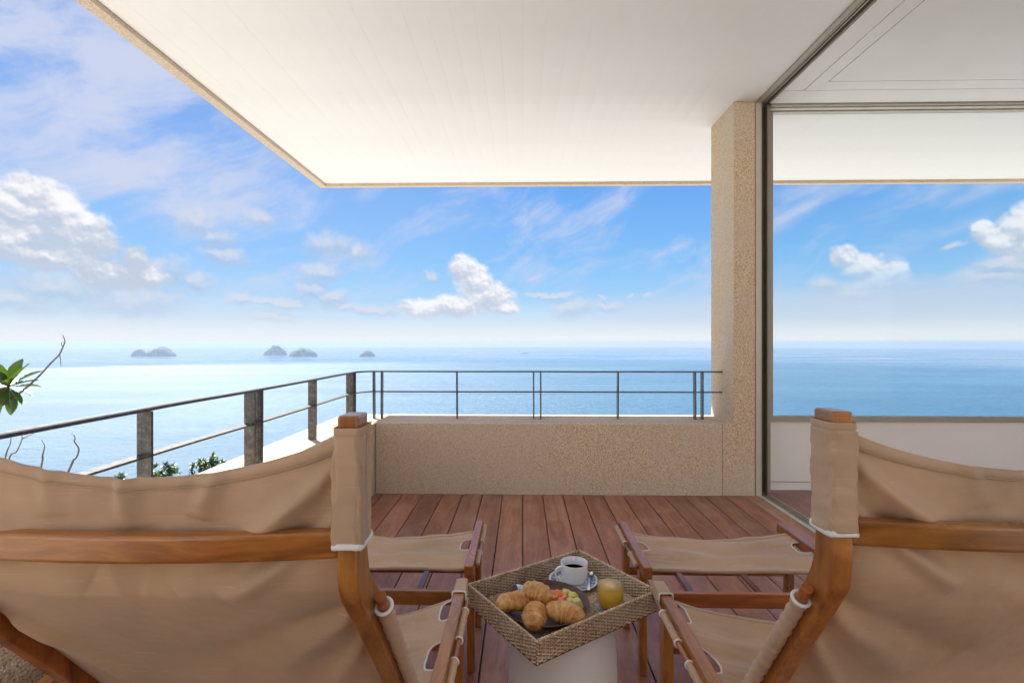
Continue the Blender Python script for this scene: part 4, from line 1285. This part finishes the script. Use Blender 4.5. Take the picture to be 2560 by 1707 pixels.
def chunk(nm, loc, rot, size, mat, label, cat, group, seed, wedge=0.0):
    sx_, sy_, sz_ = size
    V = []
    for z in (-1, 1):
        for y in (-1, 1):
            for x in (-1, 1):
                rs = random.Random(seed * 31 + x * 3 + y * 7 + z * 11)
                V.append((x * sx_ / 2 * (1 - wedge * (z > 0)) + rs.uniform(-.0015, .0015), y * sy_ / 2 * (1 - wedge * .4 * (z > 0)) + rs.uniform(-.0015, .0015), z * sz_ / 2 + rs.uniform(-.001, .001)))
    F = [(0, 2, 3, 1), (4, 5, 7, 6), (0, 1, 5, 4), (1, 3, 7, 5), (3, 2, 6, 7), (2, 0, 4, 6)]
    o = add(nm, V, F, mat, loc=loc, bevel=0.0028, seg=3, smooth=True); o.rotation_euler = rot
    tag(o, label, cat, group)
pg = 'papaya pieces beside the croissants'
for i, (x, y, z, rz, lb) in enumerate([(0.090, 1.500, 0.392, 0.4, 'orange papaya cube at the back of its heap, beside the top croissant'),
                                   (0.106, 1.487, 0.398, -0.3, 'orange papaya cube in the middle of its heap, uppermost'),
                                   (0.121, 1.476, 0.390, 0.7, 'orange papaya cube nearest the yellow fruit'),
                                   (0.096, 1.468, 0.394, 0.1, 'orange papaya cube tucked against the top croissant'),
                                   (0.112, 1.456, 0.390, -0.5, 'orange papaya cube nearest the ridged croissant'),
                                   (0.105, 1.515, 0.385, 0.2, 'orange papaya cube farthest back, low in the bowl')]):
    chunk('papaya_cube', (x, y, z), (0.3 * math.sin(i * 2), 0.3 * math.cos(i), rz), (0.021, 0.024, 0.019), M['papaya'], lb, 'papaya', pg, i + 1)
mg = 'melon pieces at the right of the bowl'
for i, (x, y, z, rz, mt, sz, lb) in enumerate([(0.134, 1.507, 0.393, 0.5, 'melon', (0.030, 0.024, 0.018), 'pale yellow fruit chunk at the back, nearest the saucer'),
                                        (0.150, 1.486, 0.394, -0.4, 'melon', (0.032, 0.022, 0.019), 'yellow fruit chunk in the middle of the yellow heap'),
                                        (0.158, 1.447, 0.393, 0.2, 'melon', (0.034, 0.026, 0.024), 'large yellow-green fruit chunk nearest the juice glass'),
                                        (0.140, 1.447, 0.390, 1.1, 'melon_green', (0.036, 0.015, 0.024), 'green-edged melon slice between the croissant and the yellow chunk'),
                                        (0.141, 1.468, 0.388, 0.8, 'melon', (0.026, 0.024, 0.018), 'yellow fruit chunk low in the heap beside the papaya')]):
    chunk('melon_chunk', (x, y, z), (0.35 * math.sin(i * 1.7), 0.3 * math.cos(i * 2.1), rz), sz, M[mt], lb, 'melon', mg, i + 20, 0.35)
# butter packet
mb = mat_plain('foil_wrapper', (0.70, 0.76, 0.88, 1), 0.25, metal=0.4)
V, F = grid(lambda u, v: (0.026 * (u - .5), 0.022 * (v - .5), 0.005 * math.sin(3 * u + 1) * math.sin(3 * v + .5) + 0.001 * fb(u * 6, v * 6)), 16, 14)
o = add('butter_packet', V, F, mb, loc=(-0.005, 1.492, 0.412), smooth=True, thick=0.004); o.rotation_euler = (R(38), R(20), 0.4)
tag(o, 'small silvery-blue foil butter packet poking out behind the two left croissants', 'butter packet')

# coffee cup on its saucer
SC = (0.1705, 1.672)
V, F = lathe([(0.0, 0.0), (0.030, 0.0), (0.034, 0.0025), (0.045, 0.0045), (0.066, 0.008), (0.0835, 0.0135), (0.0840, 0.0150), (0.0825, 0.0155), (0.065, 0.0105), (0.045, 0.0070), (0.030, 0.0055), (0.0, 0.0052)], 72)
tag(add('saucer', V, F, M['saucer'], smooth=True, loc=(SC[0], SC[1], FL)), 'white saucer with blue patterned bands under the coffee cup', 'saucer')
cup = empty('coffee_cup', (0.173, 1.671, FL + 0.0062), 0, 'white porcelain coffee cup with a loop handle, on the blue-banded saucer', 'cup')
V, F = lathe([(0.0, 0.003), (0.026, 0.003), (0.027, 0.0), (0.030, 0.0), (0.033, 0.003), (0.0405, 0.0065), (0.0432, 0.012), (0.0446, 0.030), (0.0452, 0.0640), (0.0446, 0.0652), (0.0432, 0.0640),
              (0.0426, 0.030), (0.0412, 0.0135), (0.036, 0.0085), (0.0, 0.0075)], 72)
add('body', V, F, M['porcelain'], cup, smooth=True)
V, F = lathe([(0.0, 0.0385), (0.0424, 0.0385)], 48); add('coffee', V, F, M['coffee'], cup, smooth=True)
hd = []
hdir = Vector((-0.94, -0.34, 0)).normalized()
for k in range(25):
    f_ = k / 24; a = R(112 - 224 * f_) if False else R(100 + 165 * f_)
    px_ = 0.0435 + 0.0245 * max(0, math.sin(math.pi * f_)) ** 0.62
    pz_ = 0.056 - 0.040 * f_ + 0.004 * math.sin(math.pi * f_ * 2)
    hd.append(hdir * px_ + Vector((0, 0, pz_)))
V, F = tube(hd, [0.0048 + 0.0012 * abs(2 * k / 24 - 1) for k in range(25)], 12, sq=0.72); add('handle', V, F, M['porcelain'], cup, smooth=True)
# teaspoon
sp = []; n = 40; V = []; F = []
A_ = Vector((0.2335, 1.716, FL + 0.0205)); B_ = Vector((0.2095, 1.585, FL + 0.0175)); dr = (B_ - A_).normalized(); sd_ = Vector((dr.y, -dr.x, 0)).normalized()
for i in range(n + 1):
    f_ = i / n; c = A_.lerp(B_, f_)
    w = 0.0125 * math.sqrt(max(0, 1 - ((f_ - 0.12) / 0.125) ** 2)) if f_ < 0.235 else 0.0
    w = max(w, 0.0024 + 0.0026 * sstep(0.5, 1, f_)) if f_ > 0.005 and f_ < 0.99 else max(w, 0.001)
    dp = 0.0065 * max(0, 1 - ((f_ - 0.12) / 0.13) ** 2)
    for j in range(9):
        q = j / 4 - 1; V.append(c + sd_ * (w * q) + Vector((0, 0, -dp * (1 - q * q) + 0.003 * math.sin(math.pi * max(0, f_ - .2)))))
for i in range(n):
    for j in range(8): F.append((i * 9 + j, i * 9 + j + 1, (i + 1) * 9 + j + 1, (i + 1) * 9 + j))
tag(add('teaspoon', V, F, M['steel'], smooth=True, thick=0.0012), 'polished steel teaspoon on the saucer, right of the cup', 'spoon')

# juice glass
JC = (0.2665, 1.511)
cst = lathe([(0.0, 0.0), (0.040, 0.0), (0.052, 0.004), (0.0525, 0.0052), (0.039, 0.0020), (0.0, 0.0018)], 56)
tag(add('glass_coaster', cst[0], cst[1], M['tumbler'], smooth=True, loc=(JC[0] - 0.001, JC[1], FL)), 'clear glass dish under the juice tumbler', 'coaster')
gl = empty('juice_glass', (JC[0], JC[1], FL + 0.003), 0, 'short clear tumbler of orange juice at the right end of the tray', 'glass')
V, F = lathe([(0.0, 0.0), (0.032, 0.0), (0.0375, 0.004), (0.0392, 0.012), (0.0415, 0.0935), (0.0410, 0.0945), (0.0400, 0.0935), (0.0380, 0.018), (0.035, 0.012), (0.0, 0.010)], 64)
add('tumbler', V, F, M['tumbler'], gl, smooth=True)
V, F = lathe([(0.0, 0.0108), (0.0335, 0.0124), (0.0370, 0.018), (0.0391, 0.070)], 56); add('juice', V, F, M['juice'], gl, smooth=True)
V, F = lathe([(0.0, 0.0695), (0.0200, 0.0698), (0.0375, 0.0702), (0.0392, 0.0715)], 56); add('juice_surface', V, F, M['foam'], gl, smooth=True)

# ------------------------------------------------------------------ plants
def leaf_mesh(nm, L, Wd, mat):
    V = []; F = []; nu, nvv = 6, 14
    for j in range(nvv + 1):
        s = j / nvv
        w = Wd / 2 * (math.sin(math.pi * min(1, s ** 1.35 * 0.97 + 0.03)) ** 0.75) * (0.35 + 0.65 * sstep(0, 0.45, s))
        w = max(w, 0.0025)
        for i in range(nu + 1):
            q = i / nu * 2 - 1
            V.append((q * w, s * L, 0.22 * w * abs(q) ** 1.2 * 1.4 - 0.16 * L * s * s + 0.002 * math.sin(s * 40) * abs(q)))
    for j in range(nvv):
        for i in range(nu): F.append((j * (nu + 1) + i, j * (nu + 1) + i + 1, (j + 1) * (nu + 1) + i + 1, (j + 1) * (nu + 1) + i))
    me = bpy.data.meshes.new(nm); me.from_pydata(V, [], F); me.materials.append(mat)
    me.polygons.foreach_set('use_smooth', [True] * len(me.polygons)); me.update()
    return me
tree = empty('broadleaf_tree', (-6.2, 4.0, terr(-6.2, 4.0)), 0, 'broad-leaved tree leaning in from the left, leafy tip and bare branch above the railing', 'tree')
C0 = Vector((-3.372, 3.2, 0.852))
def wtube(nm, pts, rad, mat, par, n=8):
    V, F = tube(pts, rad, n); return add(nm, V, F, mat, par, world=True, smooth=True)
tz = terr(-6.2, 4.0)
trunk = catmull([(-6.2, 4.0, tz - .3), (-6.0, 3.95, tz + 1.6), (-5.5, 3.75, -1.9), (-4.9, 3.5, -0.6), (-4.45, 3.35, 0.1)], 6)
wtube('trunk', trunk, [0.16 - 0.115 * i / (len(trunk) - 1) for i in range(len(trunk))], M['bark'], tree, 12)
br = catmull([(-4.45, 3.35, 0.1), (-4.1, 3.3, 0.35), (-3.8, 3.24, 0.62), (-3.56, 3.21, 0.78), tuple(C0)], 6)
wtube('branch', br, [0.04 - 0.030 * i / (len(br) - 1) for i in range(len(br))], M['bark'], tree)
bb = catmull([(-3.62, 3.22, 0.60), (-3.40, 3.2, 0.745), (-3.288, 3.2, 0.822), (-3.17, 3.2, 0.925), (-3.09, 3.2, 1.010), (-3.035, 3.2, 1.065), (-3.008, 3.2, 1.12), (-2.996, 3.2, 1.150), (-3.004, 3.2, 1.180), (-3.012, 3.2, 1.195)], 5)
wtube('bare_branch', bb, [0.010 - 0.0082 * (i / (len(bb) - 1)) ** 0.7 for i in range(len(bb))], M['twig'], tree, 6)
wtube('bare_branch', [(-3.030, 3.2, 1.070), (-3.027, 3.2, 1.04), (-3.023, 3.2, 1.005), (-3.021, 3.2, 0.985)], [0.003, 0.0022, 0.0018, 0.001], M['twig'], tree, 5)
wtube('bare_branch', [(-3.005, 3.2, 1.115), (-3.018, 3.2, 1.128), (-3.020, 3.2, 1.145), (-3.006, 3.2, 1.150)], [0.003, 0.002, 0.0018, 0.0014], M['twig'], tree, 5)
lm = [leaf_mesh('leaf', 0.185, 0.082, M['leaf']), leaf_mesh('leaf', 0.155, 0.060, M['leaf']), leaf_mesh('leaf', 0.17, 0.046, M['leaf'])]
rs = random.Random(12)
def rosette(c, specs):
    for (ax_, ez, rl_, k, sc_) in specs:
        o = bpy.data.objects.new('leaf', lm[k]); col.objects.link(o); o.parent = tree
        d = Vector((math.cos(ez) * math.cos(ax_), math.cos(ez) * math.sin(ax_), math.sin(ez)))
        q = d.to_track_quat('Y', 'Z'); 
        from mathutils import Quaternion
        o.rotation_mode = 'QUATERNION'; o.rotation_quaternion = q @ Quaternion((0, 1, 0), rl_)
        o.location = Vector(c) - Vector(tree.location); o.scale = (sc_, sc_, sc_)
# directions: azimuth in the x-y plane (0 = to the right), elevation, roll
def towards(dx, dz, dy=-0.25):
    v = Vector((dx, dy, dz)).normalized(); return math.atan2(v.y, v.x), math.asin(v.z)
specs = []
for dx, dz, dy, k, sc_, rl_ in [(0.55, 0.75, -.1, 0, 1.12, 1.2), (0.15, 0.9, .15, 0, 1.0, 1.4), (-0.25, 0.9, -.3, 0, 1.12, 1.3), (-0.05, 0.7, -.6, 0, 1.0, 1.2), (-0.6, .7, -.1, 1, 1.1, 1.2),
                                (0.9, 0.75, .3, 1, 1.25, 0.8), (0.9, 0.36, .0, 2, 1.12, .5), (1.0, 0.15, .1, 2, 1.08, .2), (.75, .3, -.3, 1, .95, .6), (.8, -.20, .1, 1, .95, -.3),
                                (.72, -.42, -.2, 2, .95, -.5), (.35, -.75, -.1, 1, 1.05, -1.2), (.05, -.9, .1, 1, 1.1, -1.4), (-.25, -.8, -.2, 1, 1.1, -1.2), (-.6, -.5, 0, 2, 1.2, -.8),
                                (-.9, -.15, .2, 2, 1.1, 0), (-.9, .3, -.2, 1, 1.1, .5), (-.8, -.35, -.3, 1, 1.0, -.4), (.15, -.5, -.5, 1, .9, -1.0), (.45, .45, -.6, 1, .9, 1.0), (-.4, .4, .6, 1, 1.0, 1.0)]:
    a, ez = towards(dx, dz, dy); specs.append((a, ez, rl_ * 0.5 + rs.uniform(-.2, .2), k, sc_ * 1.06))
rosette(C0, specs)
for c in [(-4.75, 3.5, 1.05), (-4.55, 2.9, 0.72), (-5.3, 3.6, 0.95), (-5.1, 3.9, 0.55)]:
    wtube('branch', [(-4.3, 3.33, 0.22), (c[0] - 0.1, c[1], c[2] - 0.25), c], [0.02, 0.012, 0.007], M['bark'], tree, 6)
    sp_ = []
    for i in range(18):
        a, ez = rs.uniform(0, 6.28), rs.uniform(-0.7, 1.2); sp_.append((a, ez, rs.uniform(-.3, .3), rs.choice((0, 1, 2)), rs.uniform(.85, 1.1)))
    rosette(c, sp_)

bs = empty('bare_shrub', (-2.8, 2.6, terr(-2.8, 2.6)), 0, 'dead leafless shrub with thin crooked twigs rising behind the left end of the railing', 'shrub')
bz = terr(-2.8, 2.6)
for pts, r0 in [([(-2.727, 2.6, 0.649), (-2.732, 2.6, 0.604), (-2.757, 2.6, 0.536), (-2.79, 2.6, 0.3), (-2.80, 2.6, -0.6), (-2.8, 2.6, bz)], 0.0042),
                ([(-2.675, 2.6, 0.656), (-2.667, 2.6, 0.634), (-2.697, 2.6, 0.565), (-2.740, 2.6, 0.516), (-2.79, 2.61, 0.2), (-2.80, 2.62, -0.8), (-2.8, 2.6, bz)], 0.0040),
                ([(-2.577, 2.6, 0.678), (-2.62, 2.6, 0.655), (-2.667, 2.6, 0.634)], 0.0018),
                ([(-2.562, 2.6, 0.629), (-2.545, 2.6, 0.600), (-2.548, 2.6, 0.575), (-2.557, 2.6, 0.537), (-2.56, 2.6, 0.497), (-2.64, 2.6, 0.1), (-2.75, 2.6, -0.9), (-2.8, 2.6, bz)], 0.0040),
                ([(-2.400, 2.6, 0.660), (-2.385, 2.6, 0.655), (-2.379, 2.6, 0.635), (-2.383, 2.6, 0.621), (-2.362, 2.6, 0.590), (-2.360, 2.6, 0.565), (-2.373, 2.6, 0.533), (-2.403, 2.6, 0.486), (-2.52, 2.6, 0.15), (-2.7, 2.6, -1.0), (-2.8, 2.6, bz)], 0.0040),
                ([(-2.392, 2.6, 0.632), (-2.383, 2.6, 0.622)], 0.0014)]:
    pp = catmull(pts, 5); nn = len(pp); r0 *= 0.62
    wtube('twig', pp, [r0 * 0.45 + (r0 * (0.8 + 3.0 * (i / nn) ** 3)) * min(1, i / nn * 3) for i in range(nn)], M['twig'], bs, 6)

cl = leaf_mesh('leaf', 0.13, 0.05, M['leaf_far'])
def small_tree(x, y, ztop, w, label, seed):
    r_ = random.Random(seed); zg = terr(x, y)
    e = empty('coastal_tree', (x, y, zg), 0, label, 'tree', 'treetops below the terrace')
    wtube('trunk', [(x, y, zg - .2), (x + .1, y, (zg + ztop) / 2), (x, y, ztop - .35)], [0.12, 0.07, 0.035], M['bark'], e)
    V = []; F = []
    LV = [tuple(v.co) for v in cl.vertices]; LF = [tuple(p.vertices) for p in cl.polygons]
    # short leaf: fold the fine mesh down to two faces per leaf
    for t_ in range(22):
        th = r_.uniform(0, 6.28); rr = w * math.sqrt(r_.random()); cz = ztop - 0.08 - 0.5 * (rr / w) ** 2 * w - r_.uniform(0, .4)
        c = Vector((x + rr * math.cos(th), y + rr * math.sin(th), cz))
        if t_ == 0: c = Vector((x, y, ztop - .08))
        for q in range(26):
            az_ = r_.uniform(0, 6.28); el_ = r_.uniform(-.5, 1.3); L = r_.uniform(.10, .17)
            d = Vector((math.cos(az_) * math.cos(el_), math.sin(az_) * math.cos(el_), math.sin(el_)))
            sdv = d.cross(Vector((0, 0, 1))).normalized() if abs(d.z) < .98 else Vector((1, 0, 0))
            upv = sdv.cross(d); n0 = len(V); wv_ = L * 0.19
            V += [c, c + d * L * .55 + sdv * wv_ + upv * .01, c + d * L - upv * L * .15, c + d * L * .55 - sdv * wv_ + upv * .01, c + d * L * .6]
            F += [(n0, n0 + 1, n0 + 4), (n0 + 1, n0 + 2, n0 + 4), (n0, n0 + 4, n0 + 3), (n0 + 4, n0 + 2, n0 + 3)]
    add('crown', V, F, M['leaf_far'], e, world=True)
small_tree(-9.82, 12.0, -2.09, 0.34, 'leafy treetop peeping over the left chair back, left of the nearest railing post', 1)
small_tree(-9.93, 13.0, -2.08, 0.28, 'leafy treetop just right of the nearest railing post above the left chair back', 2)
small_tree(-9.45, 13.0, -2.05, 0.32, 'larger leafy treetop midway between two railing posts above the left chair back', 3)
small_tree(-9.85, 15.0, -2.42, 0.32, 'low leafy treetop left of the double railing post', 4)
small_tree(-9.45, 15.0, -2.25, 0.32, 'leafy treetop standing highest, close to the double railing post', 5)

# ------------------------------------------------------------------ sea air
hz = bpy.data.materials.new('sea_haze'); hz.use_nodes = True; hz.node_tree.nodes.clear()
t = NT(hz.node_tree); o_ = t.new('ShaderNodeOutputMaterial'); pv = t.new('ShaderNodeVolumePrincipled')
pv.inputs['Color'].default_value = (0.45, 0.585, 0.80, 1); pv.inputs['Density'].default_value = 0.00018
pv.inputs['Anisotropy'].default_value = 0.2
t.l.new(pv.outputs[0], o_.inputs['Volume'])
g = G().box(-8900, 8900, -8900, 8900, SEA_Z - 1.8, 6.0)
tag(add('haze', g.V, g.F, hz), kind='stuff')
